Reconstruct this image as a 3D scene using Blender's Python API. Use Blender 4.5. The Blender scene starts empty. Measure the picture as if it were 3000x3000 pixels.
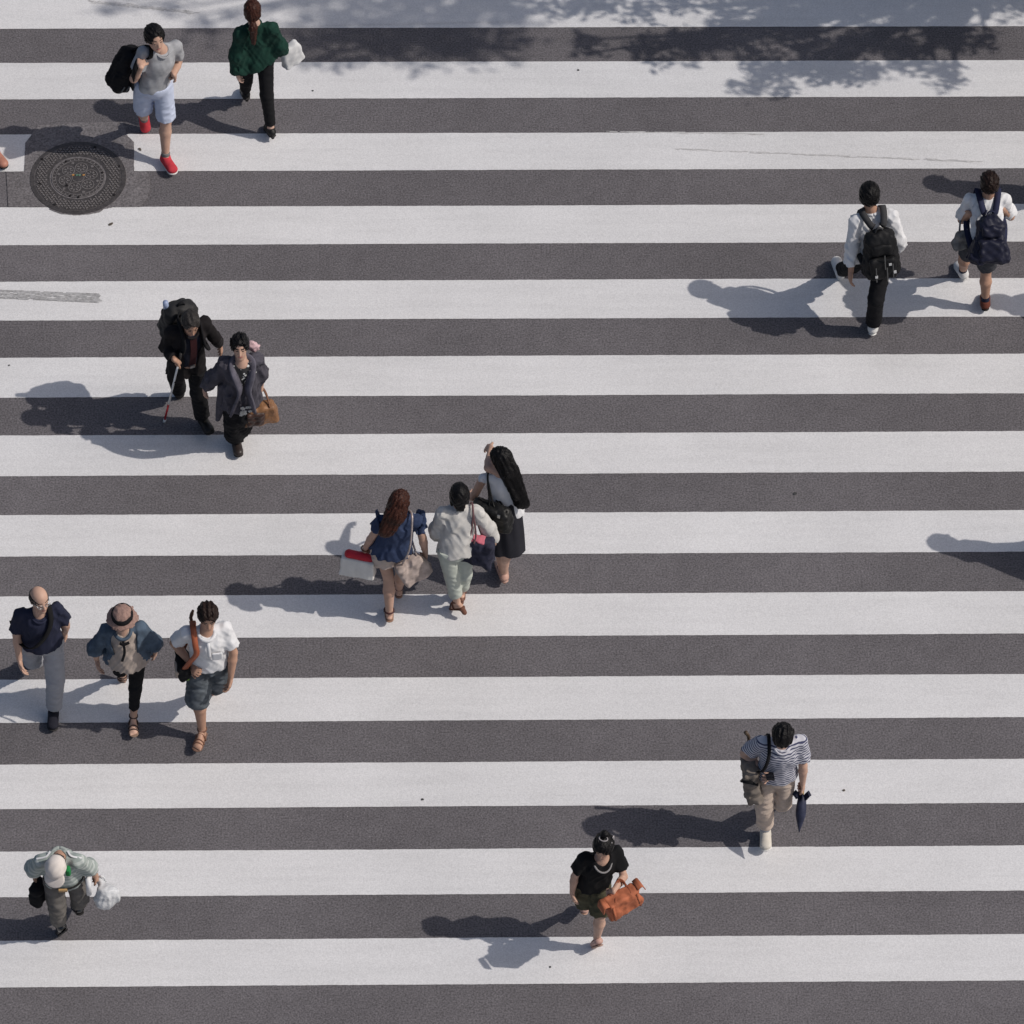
import bpy, math, random
import numpy as np
from mathutils import Vector, Matrix

R = math.radians
scene = bpy.context.scene
COL = scene.collection
random.seed(7)

# ------------------------------------------------------------------ camera (fitted to the stripe edges: 0.90 m stripe pitch)
TH = R(52.0); F = 16462.8; YAW = -0.0403138; ROLL = 0.0269546
CAM = np.array([-1.23, -30.5, 39.1735])
_fw = np.array([-math.sin(YAW) * math.cos(TH), math.cos(YAW) * math.cos(TH), -math.sin(TH)])
_rt = np.array([math.cos(YAW), math.sin(YAW), 0.0]); _up = np.cross(_rt, _fw)
CR = _rt * math.cos(ROLL) + _up * math.sin(ROLL)
CU = -_rt * math.sin(ROLL) + _up * math.cos(ROLL)
cd = bpy.data.cameras.new('camera'); cam = bpy.data.objects.new('camera', cd); COL.objects.link(cam)
cam.matrix_world = Matrix(((CR[0], CU[0], -_fw[0], CAM[0]), (CR[1], CU[1], -_fw[1], CAM[1]), (CR[2], CU[2], -_fw[2], CAM[2]), (0, 0, 0, 1)))
cd.sensor_fit = 'HORIZONTAL'; cd.angle = 2 * math.atan(1500 / F)
cd.clip_start = 0.5; cd.clip_end = 1500
scene.camera = cam

# ------------------------------------------------------------------ sky, sun, exposure
SUND = np.array([-0.895, 0.140, -1.0])                    # direction the sunlight travels
w = bpy.data.worlds.new('World'); scene.world = w; w.use_nodes = True
nt = w.node_tree; nt.nodes.clear()
sky = nt.nodes.new('ShaderNodeTexSky'); sky.sky_type = 'NISHITA'; sky.sun_disc = False
sky.sun_elevation = math.atan2(1.0, math.hypot(SUND[0], SUND[1])); sky.sun_rotation = math.atan2(-SUND[0], -SUND[1])
sky.air_density = 1.0; sky.dust_density = 2.9; sky.ozone_density = 1.0
bg = nt.nodes.new('ShaderNodeBackground'); bg.inputs['Strength'].default_value = 0.095
ow = nt.nodes.new('ShaderNodeOutputWorld')
nt.links.new(sky.outputs[0], bg.inputs['Color']); nt.links.new(bg.outputs[0], ow.inputs['Surface'])
sl = bpy.data.lights.new('sun', 'SUN'); sl.energy = 3.2; sl.angle = R(0.53); sl.color = (1.0, 0.942, 0.876)
sun = bpy.data.objects.new('sun', sl); COL.objects.link(sun); sun.location = (20, 0, 40)
sun.rotation_euler = Vector(SUND).to_track_quat('-Z', 'Y').to_euler()
vs = scene.view_settings; vs.view_transform = 'Standard'; vs.look = 'None'; vs.gamma = 1.0; vs.use_curve_mapping = False
vs.exposure = -0.25
scene.render.film_transparent = False
scene.cycles.max_bounces = 6

# ------------------------------------------------------------------ pixel helpers (3000 px photograph)
def at(px, py, z=0.0):
    d = CR * ((px - 1500) / F) + CU * ((1500 - py) / F) + _fw
    return CAM + d * ((z - CAM[2]) / d[2])
def near(px, py, ref, fw=0.0):
    """point on the pixel's ray at the distance of a reference point"""
    d = CR * ((px - 1500) / F) + CU * ((1500 - py) / F) + _fw
    return CAM + d * ((np.asarray(ref) - CAM) @ _fw + fw)
def nrm(v):
    v = np.asarray(v, float); return v / (np.linalg.norm(v) + 1e-12)
UP = np.array([0, 0, 1.0])

# ------------------------------------------------------------------ tags
def tag(o, label=None, cat=None, group=None, kind=None):
    if label: o['label'] = label
    if cat: o['category'] = cat
    if group: o['group'] = group
    if kind: o['kind'] = kind
    return o

# ------------------------------------------------------------------ materials
def mat(name, col, rough=0.85, var=0.12, vscale=9.0, bump=0.0, bscale=120.0, spec=0.3, metal=0.0, sheen=0.0, alpha=None, detail=4.0):
    m = bpy.data.materials.new(name); m.use_nodes = True
    n = m.node_tree.nodes; l = m.node_tree.links; b = n['Principled BSDF']
    b.inputs['Roughness'].default_value = rough; b.inputs['Specular IOR Level'].default_value = spec
    b.inputs['Metallic'].default_value = metal
    if sheen: b.inputs['Sheen Weight'].default_value = sheen; b.inputs['Sheen Roughness'].default_value = 0.5
    tc = n.new('ShaderNodeTexCoord')
    nz = n.new('ShaderNodeTexNoise'); nz.inputs['Scale'].default_value = vscale; nz.inputs['Detail'].default_value = detail
    l.new(tc.outputs['Object'], nz.inputs['Vector'])
    cr = n.new('ShaderNodeValToRGB')
    cr.color_ramp.elements[0].position = 0.3; cr.color_ramp.elements[1].position = 0.7
    cr.color_ramp.elements[0].color = tuple(c * (1 - var) for c in col) + (1,)
    cr.color_ramp.elements[1].color = tuple(min(1, c * (1 + var)) for c in col) + (1,)
    l.new(nz.outputs['Fac'], cr.inputs['Fac']); l.new(cr.outputs['Color'], b.inputs['Base Color'])
    if bump:
        n2 = n.new('ShaderNodeTexNoise'); n2.inputs['Scale'].default_value = bscale; n2.inputs['Detail'].default_value = 3
        l.new(tc.outputs['Object'], n2.inputs['Vector'])
        bp = n.new('ShaderNodeBump'); bp.inputs['Strength'].default_value = bump; bp.inputs['Distance'].default_value = 0.01
        l.new(n2.outputs['Fac'], bp.inputs['Height']); l.new(bp.outputs['Normal'], b.inputs['Normal'])
    return m
def fabric(name, col, rough=0.9, var=0.07, bump=0.12, bscale=30.0, **k):
    return mat(name, col, rough, var, 14.0, bump, bscale, spec=0.2, **k)
def hairmat(name, col, rough=0.42):
    m = mat(name, col, rough, 0.5, 60.0, 0.5, 120.0, spec=0.16)
    return m
def stripemat(name, c0, c1, period):
    """cloth with stripes across the direction stored in the mesh's 'along' attribute (woven pattern)"""
    m = bpy.data.materials.new(name); m.use_nodes = True
    n = m.node_tree.nodes; l = m.node_tree.links; b = n['Principled BSDF']
    b.inputs['Roughness'].default_value = 0.9; b.inputs['Specular IOR Level'].default_value = 0.2
    a = n.new('ShaderNodeAttribute'); a.attribute_name = 'along'
    mu = n.new('ShaderNodeMath'); mu.operation = 'MULTIPLY'; mu.inputs[1].default_value = 1 / period
    fr = n.new('ShaderNodeMath'); fr.operation = 'FRACT'; gt = n.new('ShaderNodeMath'); gt.operation = 'GREATER_THAN'; gt.inputs[1].default_value = 0.60
    l.new(a.outputs['Fac'], mu.inputs[0]); l.new(mu.outputs[0], fr.inputs[0]); l.new(fr.outputs[0], gt.inputs[0])
    mx = n.new('ShaderNodeMix'); mx.data_type = 'RGBA'
    mx.inputs[6].default_value = (*c0, 1); mx.inputs[7].default_value = (*c1, 1)
    l.new(gt.outputs[0], mx.inputs[0]); l.new(mx.outputs[2], b.inputs['Base Color'])
    return m
def spotmat(name, c0, c1, scale, thr):
    m = bpy.data.materials.new(name); m.use_nodes = True
    n = m.node_tree.nodes; l = m.node_tree.links; b = n['Principled BSDF']
    b.inputs['Roughness'].default_value = 0.85
    tc = n.new('ShaderNodeTexCoord'); v = n.new('ShaderNodeTexVoronoi'); v.inputs['Scale'].default_value = scale
    l.new(tc.outputs['Object'], v.inputs['Vector'])
    lt = n.new('ShaderNodeMath'); lt.operation = 'LESS_THAN'; lt.inputs[1].default_value = thr
    l.new(v.outputs['Distance'], lt.inputs[0])
    mx = n.new('ShaderNodeMix'); mx.data_type = 'RGBA'; mx.inputs[6].default_value = (*c0, 1); mx.inputs[7].default_value = (*c1, 1)
    l.new(lt.outputs[0], mx.inputs[0]); l.new(mx.outputs[2], b.inputs['Base Color'])
    return m

# ------------------------------------------------------------------ mesh linking
def link_mesh(name, V, Fc, mats, parent=None, base=None, smooth=True, fmat=None, attr=None):
    """V in world coordinates; base = world position of the thing's origin"""
    V = np.asarray(V, float)
    me = bpy.data.meshes.new(name)
    b = np.zeros(3) if base is None else np.asarray(base, float)
    if isinstance(Fc, np.ndarray) and Fc.ndim == 2:
        nf, k = Fc.shape
        me.vertices.add(len(V)); me.vertices.foreach_set('co', (V - b).astype(np.float32).ravel())
        me.loops.add(nf * k); me.loops.foreach_set('vertex_index', Fc.astype(np.int32).ravel())
        me.polygons.add(nf); me.polygons.foreach_set('loop_start', np.arange(0, nf * k, k, dtype=np.int32))
        me.polygons.foreach_set('loop_total', np.full(nf, k, dtype=np.int32))
        me.update(calc_edges=True)
    else:
        me.from_pydata([tuple(v) for v in (V - b)], [], [tuple(int(i) for i in f) for f in Fc]); me.update()
    for m in (mats if isinstance(mats, (list, tuple)) else [mats]): me.materials.append(m)
    me.polygons.foreach_set('use_smooth', np.full(len(me.polygons), bool(smooth)))
    if fmat is not None: me.polygons.foreach_set('material_index', np.asarray(fmat, np.int32))
    if attr is not None:
        a = me.attributes.new('along', 'FLOAT', 'POINT'); a.data.foreach_set('value', np.asarray(attr, np.float32))
    me.validate()
    o = bpy.data.objects.new(name, me); COL.objects.link(o)
    if parent is not None: o.parent = parent
    else: o.location = tuple(b)
    return o

class MB:
    """collects boxes, tubes, ribbons into one mesh"""
    def __init__(s): s.V = []; s.F = []
    def add(s, V, Fc):
        o = len(s.V); s.V += [np.asarray(v, float) for v in V]; s.F += [tuple(i + o for i in f) for f in Fc]
    def quadbox(s, c, ax, h):
        c = np.asarray(c, float); ax = [np.asarray(a, float) for a in ax]
        V = [c + ax[0] * h[0] * x + ax[1] * h[1] * y + ax[2] * h[2] * z for x in (-1, 1) for y in (-1, 1) for z in (-1, 1)]
        s.add(V, [(0, 1, 3, 2), (4, 6, 7, 5), (0, 4, 5, 1), (2, 3, 7, 6), (0, 2, 6, 4), (1, 5, 7, 3)])
    def sweep(s, pts, prof):
        """pts list of points, prof(i)-> list of (u,v) offsets in the frame"""
        pts = [np.asarray(p, float) for p in pts]; n = len(pts); rings = []
        prev = None
        for i, p in enumerate(pts):
            t = nrm(pts[min(i + 1, n - 1)] - pts[max(i - 1, 0)])
            if prev is None:
                a = s.hint if s.hint is not None else (UP if abs(t[2]) < 0.9 else np.array([1.0, 0, 0]))
            else: a = prev
            a = a - t * (a @ t); a = nrm(a); prev = a; bb = np.cross(t, a)
            rings.append([p + a * u + bb * v for u, v in prof(i)])
        m = len(rings[0]); V = [v for r_ in rings for v in r_]; Fc = []
        for i in range(n - 1):
            for j in range(m):
                k = (j + 1) % m; Fc.append((i * m + j, i * m + k, (i + 1) * m + k, (i + 1) * m + j))
        Fc.append(tuple(range(m))[::-1]); Fc.append(tuple((n - 1) * m + j for j in range(m)))
        s.add(V, Fc)
    hint = None
    def tube(s, pts, r, seg=8):
        rr = r if hasattr(r, '__len__') else [r] * len(pts)
        s.hint = None
        s.sweep(pts, lambda i: [(rr[i] * math.cos(2 * math.pi * j / seg), rr[i] * math.sin(2 * math.pi * j / seg)) for j in range(seg)])
    def ribbon(s, pts, wd, th, normal):
        s.hint = nrm(normal)
        s.sweep(pts, lambda i: [(th / 2, -wd / 2), (th / 2, wd / 2), (-th / 2, wd / 2), (-th / 2, -wd / 2)])
        s.hint = None
    def build(s, name, m, parent=None, base=None, smooth=False): return link_mesh(name, s.V, s.F, m, parent, base, smooth)
def spline(pts, n=8):
    pts = [np.asarray(p, float) for p in pts]; P = [2 * pts[0] - pts[1]] + pts + [2 * pts[-1] - pts[-2]]; out = []
    for i in range(1, len(P) - 2):
        for k in range(n):
            t = k / n; a, b, c, d = P[i - 1:i + 3]
            out.append(0.5 * ((2 * b) + (c - a) * t + (2 * a - 5 * b + 4 * c - d) * t * t + (3 * b - a - 3 * c + d) * t ** 3))
    out.append(pts[-1]); return out

# ------------------------------------------------------------------ implicit surfaces: smooth unions of cones and ellipsoids, meshed by surface nets
def cone(a, b, ra, rb, flat=None, cuts=()):
    a = np.asarray(a, float); b = np.asarray(b, float); ab = b - a; L2 = ab @ ab + 1e-12
    r = max(ra, rb)
    def f(x, y, z):
        dx, dy, dz = x - a[0], y - a[1], z - a[2]
        t = np.clip((dx * ab[0] + dy * ab[1] + dz * ab[2]) / L2, 0, 1)
        vx, vy, vz = dx - t * ab[0], dy - t * ab[1], dz - t * ab[2]
        if flat is not None:
            u, s_ = flat; c = (vx * u[0] + vy * u[1] + vz * u[2]) * (1 / s_ - 1)
            vx, vy, vz = vx + c * u[0], vy + c * u[1], vz + c * u[2]
        d = np.sqrt(vx * vx + vy * vy + vz * vz) - (ra + (rb - ra) * t)
        if flat is not None: d = d * min(1.0, (1 + flat[1]) / 2)
        for p, n_ in cuts: d = np.maximum(d, (x - p[0]) * n_[0] + (y - p[1]) * n_[1] + (z - p[2]) * n_[2])
        return d
    return f, np.minimum(a, b) - r, np.maximum(a, b) + r
def ell(c, ax, rad, cuts=()):
    c = np.asarray(c, float); ax = [nrm(v) for v in ax]; m = max(rad)
    def f(x, y, z):
        dx, dy, dz = x - c[0], y - c[1], z - c[2]
        q = [(dx * v[0] + dy * v[1] + dz * v[2]) for v in ax]
        k0 = np.sqrt(sum((q[i] / rad[i]) ** 2 for i in range(3))); k1 = np.sqrt(sum((q[i] / rad[i] ** 2) ** 2 for i in range(3)))
        d = k0 * (k0 - 1) / (k1 + 1e-9)
        for p, n_ in cuts: d = np.maximum(d, (x - p[0]) * n_[0] + (y - p[1]) * n_[1] + (z - p[2]) * n_[2])
        return d
    return f, c - m, c + m
def rbox(c, ax, half, r=0.02, taper=0.0):
    """rounded box; taper shrinks the x half size towards +z of its own frame"""
    c = np.asarray(c, float); ax = [nrm(v) for v in ax]; m = float(np.linalg.norm(half)) * (1 + abs(taper)) + r
    def f(x, y, z):
        dx, dy, dz = x - c[0], y - c[1], z - c[2]
        q = [(dx * v[0] + dy * v[1] + dz * v[2]) for v in ax]
        s_ = 1 - taper * q[2] / half[2]
        g = [np.abs(q[0]) - half[0] * s_ + r, np.abs(q[1]) - half[1] * s_ + r, np.abs(q[2]) - half[2] + r]
        o = np.sqrt(sum(np.maximum(v, 0) ** 2 for v in g)); i = np.minimum(np.maximum(np.maximum(g[0], g[1]), g[2]), 0)
        return (o + i - r) * 0.9
    return f, c - m, c + m
_rs = np.random.RandomState(11)
def waves(lam, n=7, stretch=None):
    K = []
    for i in range(n):
        d = nrm(_rs.normal(size=3))
        if stretch is not None: d = nrm(d - stretch * (d @ stretch) * 0.93)
        K.append((d * 2 * math.pi / (lam * _rs.uniform(0.7, 1.4)), _rs.uniform(0, 6.28)))
    def f(x, y, z):
        s_ = 0
        for k, ph in K: s_ = s_ + np.sin(x * k[0] + y * k[1] + z * k[2] + ph)
        return s_ / math.sqrt(n)
    return f
class Fld:
    def __init__(s, h=0.009): s.h = h; s.ops = []
    def add(s, p, k=0.02): s.ops.append(('add', p, k)); return s
    def sub(s, p, k=0.008): s.ops.append(('sub', p, k)); return s
    def cut(s, p, n): s.ops.append(('cut', (np.asarray(p, float), nrm(n)), 0)); return s
    def noise(s, amp, lam, stretch=None, n=7): s.ops.append(('noise', waves(lam, n, stretch), amp)); return s
    def crease(s, amp, lam, stretch=None, n=4): s.ops.append(('crease', waves(lam, n, stretch), amp)); return s
    def mesh(s):
        h = s.h; A = [o for o in s.ops if o[0] == 'add']
        lo = np.min([o[1][1] for o in A], 0) - 0.04; hi = np.max([o[1][2] for o in A], 0) + 0.04
        n = np.ceil((hi - lo) / h).astype(int) + 1
        X = (lo[0] + h * np.arange(n[0], dtype=np.float32))[:, None, None].astype(np.float32)
        Y = (lo[1] + h * np.arange(n[1], dtype=np.float32))[None, :, None].astype(np.float32)
        Z = (lo[2] + h * np.arange(n[2], dtype=np.float32))[None, None, :].astype(np.float32)
        D = np.full(tuple(n), 0.2, np.float32)
        for kind, p, k in s.ops:
            if kind in ('add', 'sub'):
                f, l_, h_ = p; mg = 0.035 + k
                i0 = np.clip(np.floor((l_ - mg - lo) / h).astype(int), 0, n); i1 = np.clip(np.ceil((h_ + mg - lo) / h).astype(int) + 1, 0, n)
                if np.any(i1 <= i0): continue
                sl_ = tuple(slice(a, b) for a, b in zip(i0, i1))
                d = f(X[sl_[0]], Y[:, sl_[1]], Z[:, :, sl_[2]]).astype(np.float32); e = D[sl_]
                if kind == 'add':
                    hh = np.maximum(k - np.abs(e - d), 0) / k; D[sl_] = np.minimum(e, d) - hh * hh * k * 0.25
                else:
                    d = -d; hh = np.maximum(k - np.abs(e - d), 0) / k; D[sl_] = np.maximum(e, d) + hh * hh * k * 0.25
            elif kind == 'cut':
                q, nn = p; np.maximum(D, ((X - q[0]) * nn[0] + (Y - q[1]) * nn[1] + (Z - q[2]) * nn[2]).astype(np.float32), out=D)
            elif kind == 'crease':
                D += ((np.abs(p(X, Y, Z)) - 0.7) * k).astype(np.float32)
            else:
                D += (p(X, Y, Z) * k).astype(np.float32)
        D[0] = D[-1] = 0.2; D[:, 0] = D[:, -1] = 0.2; D[:, :, 0] = D[:, :, -1] = 0.2
        return snets(D, lo, h)
def snets(D, lo, h):
    S = D < 0; n = np.array(D.shape)
    cnt = np.zeros(tuple(n - 1), np.uint8)
    for a in (0, 1):
        for b in (0, 1):
            for c in (0, 1): cnt += S[a:n[0] - 1 + a, b:n[1] - 1 + b, c:n[2] - 1 + c]
    ix = np.argwhere((cnt > 0) & (cnt < 8))
    idx = np.full(tuple(n - 1), -1, np.int32); idx[ix[:, 0], ix[:, 1], ix[:, 2]] = np.arange(len(ix))
    cor = np.array([(a, b, c) for a in (0, 1) for b in (0, 1) for c in (0, 1)])
    v = np.stack([D[ix[:, 0] + c[0], ix[:, 1] + c[1], ix[:, 2] + c[2]] for c in cor], 1)
    acc = np.zeros((len(ix), 3)); num = np.zeros(len(ix))
    for i in range(8):
        for j in range(i + 1, 8):
            if np.abs(cor[i] - cor[j]).sum() != 1: continue
            a, b = v[:, i], v[:, j]; m = (a < 0) != (b < 0)
            t = np.where(m, a / np.where(m, a - b, 1), 0)
            acc += np.where(m[:, None], cor[i] + t[:, None] * (cor[j] - cor[i]), 0); num += m
    V = lo + h * (ix + acc / num[:, None]); Q = []
    for ax in range(3):
        b, c = (ax + 1) % 3, (ax + 2) % 3
        s0 = [slice(0, -1)] * 3; s1 = [slice(0, -1)] * 3; s1[ax] = slice(1, None)
        for q in (b, c): s0[q] = slice(1, -1); s1[q] = slice(1, -1)
        A = S[tuple(s0)]; B = S[tuple(s1)]
        e = np.argwhere(A != B); 
        if len(e) == 0: continue
        ins = A[e[:, 0], e[:, 1], e[:, 2]]
        e = e.copy(); e[:, b] += 1; e[:, c] += 1
        def g(db, dc):
            q = e.copy(); q[:, b] += db; q[:, c] += dc; return idx[q[:, 0], q[:, 1], q[:, 2]]
        q = np.stack([g(-1, -1), g(0, -1), g(0, 0), g(-1, 0)], 1)
        q[~ins] = q[~ins][:, ::-1]; Q.append(q)
    Q = np.concatenate(Q); Q = Q[(Q >= 0).all(1)]
    return V, Q

# ------------------------------------------------------------------ posing: joints on their pixel rays, bone lengths kept
J = ['pel', 'neck', 'head', 'shR', 'shL', 'elR', 'elL', 'wrR', 'wrL', 'tpR', 'tpL', 'hipR', 'hipL', 'knR', 'knL', 'anR', 'anL', 'toR', 'toL']
IX = {n: i for i, n in enumerate(J)}
Z0 = dict(pel=.54, neck=.82, head=.93, shR=.80, shL=.80, elR=.63, elL=.63, wrR=.49, wrL=.49, tpR=.40, tpL=.40, hipR=.52, hipL=.52, knR=.285, knL=.285, anR=.055, anL=.055, toR=.02, toL=.02)
BON = [('pel', 'neck', .285), ('neck', 'head', .118), ('neck', 'shR', .096), ('neck', 'shL', .096), ('shR', 'shL', .186), ('pel', 'hipR', .055), ('pel', 'hipL', .055), ('hipR', 'hipL', .105),
       ('hipR', 'knR', .243), ('hipL', 'knL', .243), ('knR', 'anR', .238), ('knL', 'anL', .238), ('anR', 'toR', .125), ('anL', 'toL', .125), ('shR', 'elR', .172), ('shL', 'elL', .172),
       ('elR', 'wrR', .148), ('elL', 'wrL', .148), ('wrR', 'tpR', .1), ('wrL', 'tpL', .1), ('shR', 'pel', .285), ('shL', 'pel', .285), ('neck', 'hipR', .295), ('neck', 'hipL', .295)]
BA = np.array([IX[a] for a, b, l in BON]); BB = np.array([IX[b] for a, b, l in BON]); BL = np.array([l for a, b, l in BON])
def solve(zoom, H, j, z={}, loose=()):
    ox, oy, k = zoom; n = len(J); X = np.zeros((n, 3)); PX = np.zeros((n, 2)); SP = np.full(n, 5.0); ZP = np.zeros(n); SZ = np.full(n, .14)
    for i, nm in enumerate(J):
        ZP[i] = Z0[nm] * H
        if nm[:2] in ('an', 'to'): SZ[i] = .03
        if nm in z: ZP[i] = z[nm]; SZ[i] = .02
        q = j.get(nm)
        if q is None: SP[i] = 400.0; q = np.mean([j['hipR'], j['hipL']], 0)
        PX[i] = (ox + q[0] / k, oy + q[1] / k - (30 if nm[:3] == 'hip' or nm == 'pel' else 0))
        if nm[:2] == 'sh': SP[i] = 10.0
        if nm in loose: SP[i] = 14.0
        X[i] = at(PX[i][0], PX[i][1], ZP[i])
    def res(v):
        Xv = v.reshape(n, 3); q = Xv - CAM; w_ = q @ _fw
        return np.concatenate([(1500 + F * (q @ CR) / w_ - PX[:, 0]) / SP, (1500 - F * (q @ CU) / w_ - PX[:, 1]) / SP, (Xv[:, 2] - ZP) / SZ,
                               (np.linalg.norm(Xv[BA] - Xv[BB], axis=1) - BL * H) / .008])
    v = X.ravel().copy(); lam = 1e-2; r = res(v); c = r @ r
    for it in range(60):
        Jm = np.array([(res(v + 1e-5 * e) - r) / 1e-5 for e in np.eye(3 * n)]).T
        A = Jm.T @ Jm; d = np.linalg.solve(A + lam * np.diag(np.diag(A) + 1e-9), -Jm.T @ r)
        r2 = res(v + d); c2 = r2 @ r2
        if c2 < c:
            done = c - c2 < 1e-4 * c; v = v + d; r = r2; c = c2; lam *= .3
            if done: break
        else: lam *= 4
    return v.reshape(n, 3)

class Body:
    """a posed person: joints, frames, and the list of parts built so far"""
    def __init__(c, X, H, look=(0, 15), zoom=None):
        c.H = H; c.k = H / 1.7; c.zoom = zoom
        c.j = {n: X[i].copy() for i, n in enumerate(J)}
        c.frames(look)
        zm = min(min(c.foot[s]['heelb'][2], c.foot[s]['toeb'][2]) for s in 'RL')
        for n in J: c.j[n][2] -= zm - 0.004
        c.frames(look)
        st = min('RL', key=lambda s: min(c.foot[s]['heelb'][2], c.foot[s]['toeb'][2]))
        c.base = np.array([c.j['pel'][0], c.j['pel'][1], 0.0]); c.root = None
    def __getitem__(c, n): return c.j[n]
    def frames(c, look):
        j = c.j
        c.sp = j['neck'] - j['pel']; c.up = nrm(c.sp); r = j['shR'] - j['shL']; c.r = nrm(r - c.up * (r @ c.up)); c.f = np.cross(c.up, c.r)
        r = j['hipR'] - j['hipL']; c.pr = nrm(r - c.up * (r @ c.up)); c.pf = np.cross(c.up, c.pr)
        az, pt = R(look[0]), R(look[1])
        hf = np.array([math.sin(az), -math.cos(az), 0]); c.hr = np.cross(hf, UP)
        c.hf = nrm(hf * math.cos(pt) - UP * math.sin(pt)); c.hu = np.cross(c.hr, c.hf)
        c.foot = {}
        for s in 'RL':
            an, kn, to = j['an' + s], j['kn' + s], j['to' + s]; d = nrm(to - an); sh = nrm(kn - an)
            fu0 = nrm(sh - d * (sh @ d)); a = R(16.0); sd = nrm(d * math.cos(a) + fu0 * math.sin(a)); fu = nrm(fu0 * math.cos(a) - d * math.sin(a))
            lat = np.cross(sd, fu); q = c.k
            c.foot[s] = dict(d=sd, u=fu, lat=lat, heelb=an - fu * .082 * q - sd * .045 * q, toeb=an - fu * .082 * q + sd * .185 * q)
    def px(c, zx, zy, ref, fw=0.0):
        ox, oy, k = c.zoom; return near(ox + zx / k, oy + zy / k, ref, fw)
    def part(c, name, VF, m, parent=None, **kw):
        return link_mesh(name, VF[0], VF[1], m, parent or c.root, c.base, **kw)

def hand(f, c, s, curl=(18, 22, 18), thumb=None, palm=None):
    k = c.k; wr, tp = c['wr' + s], c['tp' + s]; d = nrm(tp - wr)
    th = c.f if thumb is None else thumb; th = nrm(th - d * (th @ d)); pn = np.cross(d, th)
    med = (c['pel'] - wr) if palm is None else palm
    if pn @ med < 0: pn = -pn
    q = 1.0 * k
    f.add(cone(c['wr' + s] - d * .01, wr + d * .045 * q, .025 * q, .036 * q, flat=(pn, .55)), .015)
    f.add(rbox(wr + d * .055 * q, (th, pn, d), (.038 * q, .014 * q, .042 * q), .012), .012)
    for i, (o, L) in enumerate(((.030, .070), (.010, .078), (-.010, .073), (-.029, .058))):
        p = wr + d * (.09 - abs(i - 1.2) * .003) * q + th * o * q; a = 0.0; fan = (1.2 - i) * -0.05
        dd = d; r = .0096 * q
        for sgm in range(3):
            a += R(curl[sgm]); dd = nrm(d * math.cos(a) + pn * math.sin(a) - th * fan)
            e = p + dd * L * q * (.42, .32, .26)[sgm]; f.add(cone(p, e, r, r * .93), .004); p = e; r *= .93
    p = wr + d * .03 * q + th * .03 * q; e = p + nrm(d * .7 + th * .75 + pn * .35) * .042 * q; g = e + nrm(d * 1.0 + th * .2 + pn * .5) * .032 * q
    f.add(cone(p, e, .014 * q, .0115 * q), .01); f.add(cone(e, g, .0115 * q, .009 * q), .004)

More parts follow.
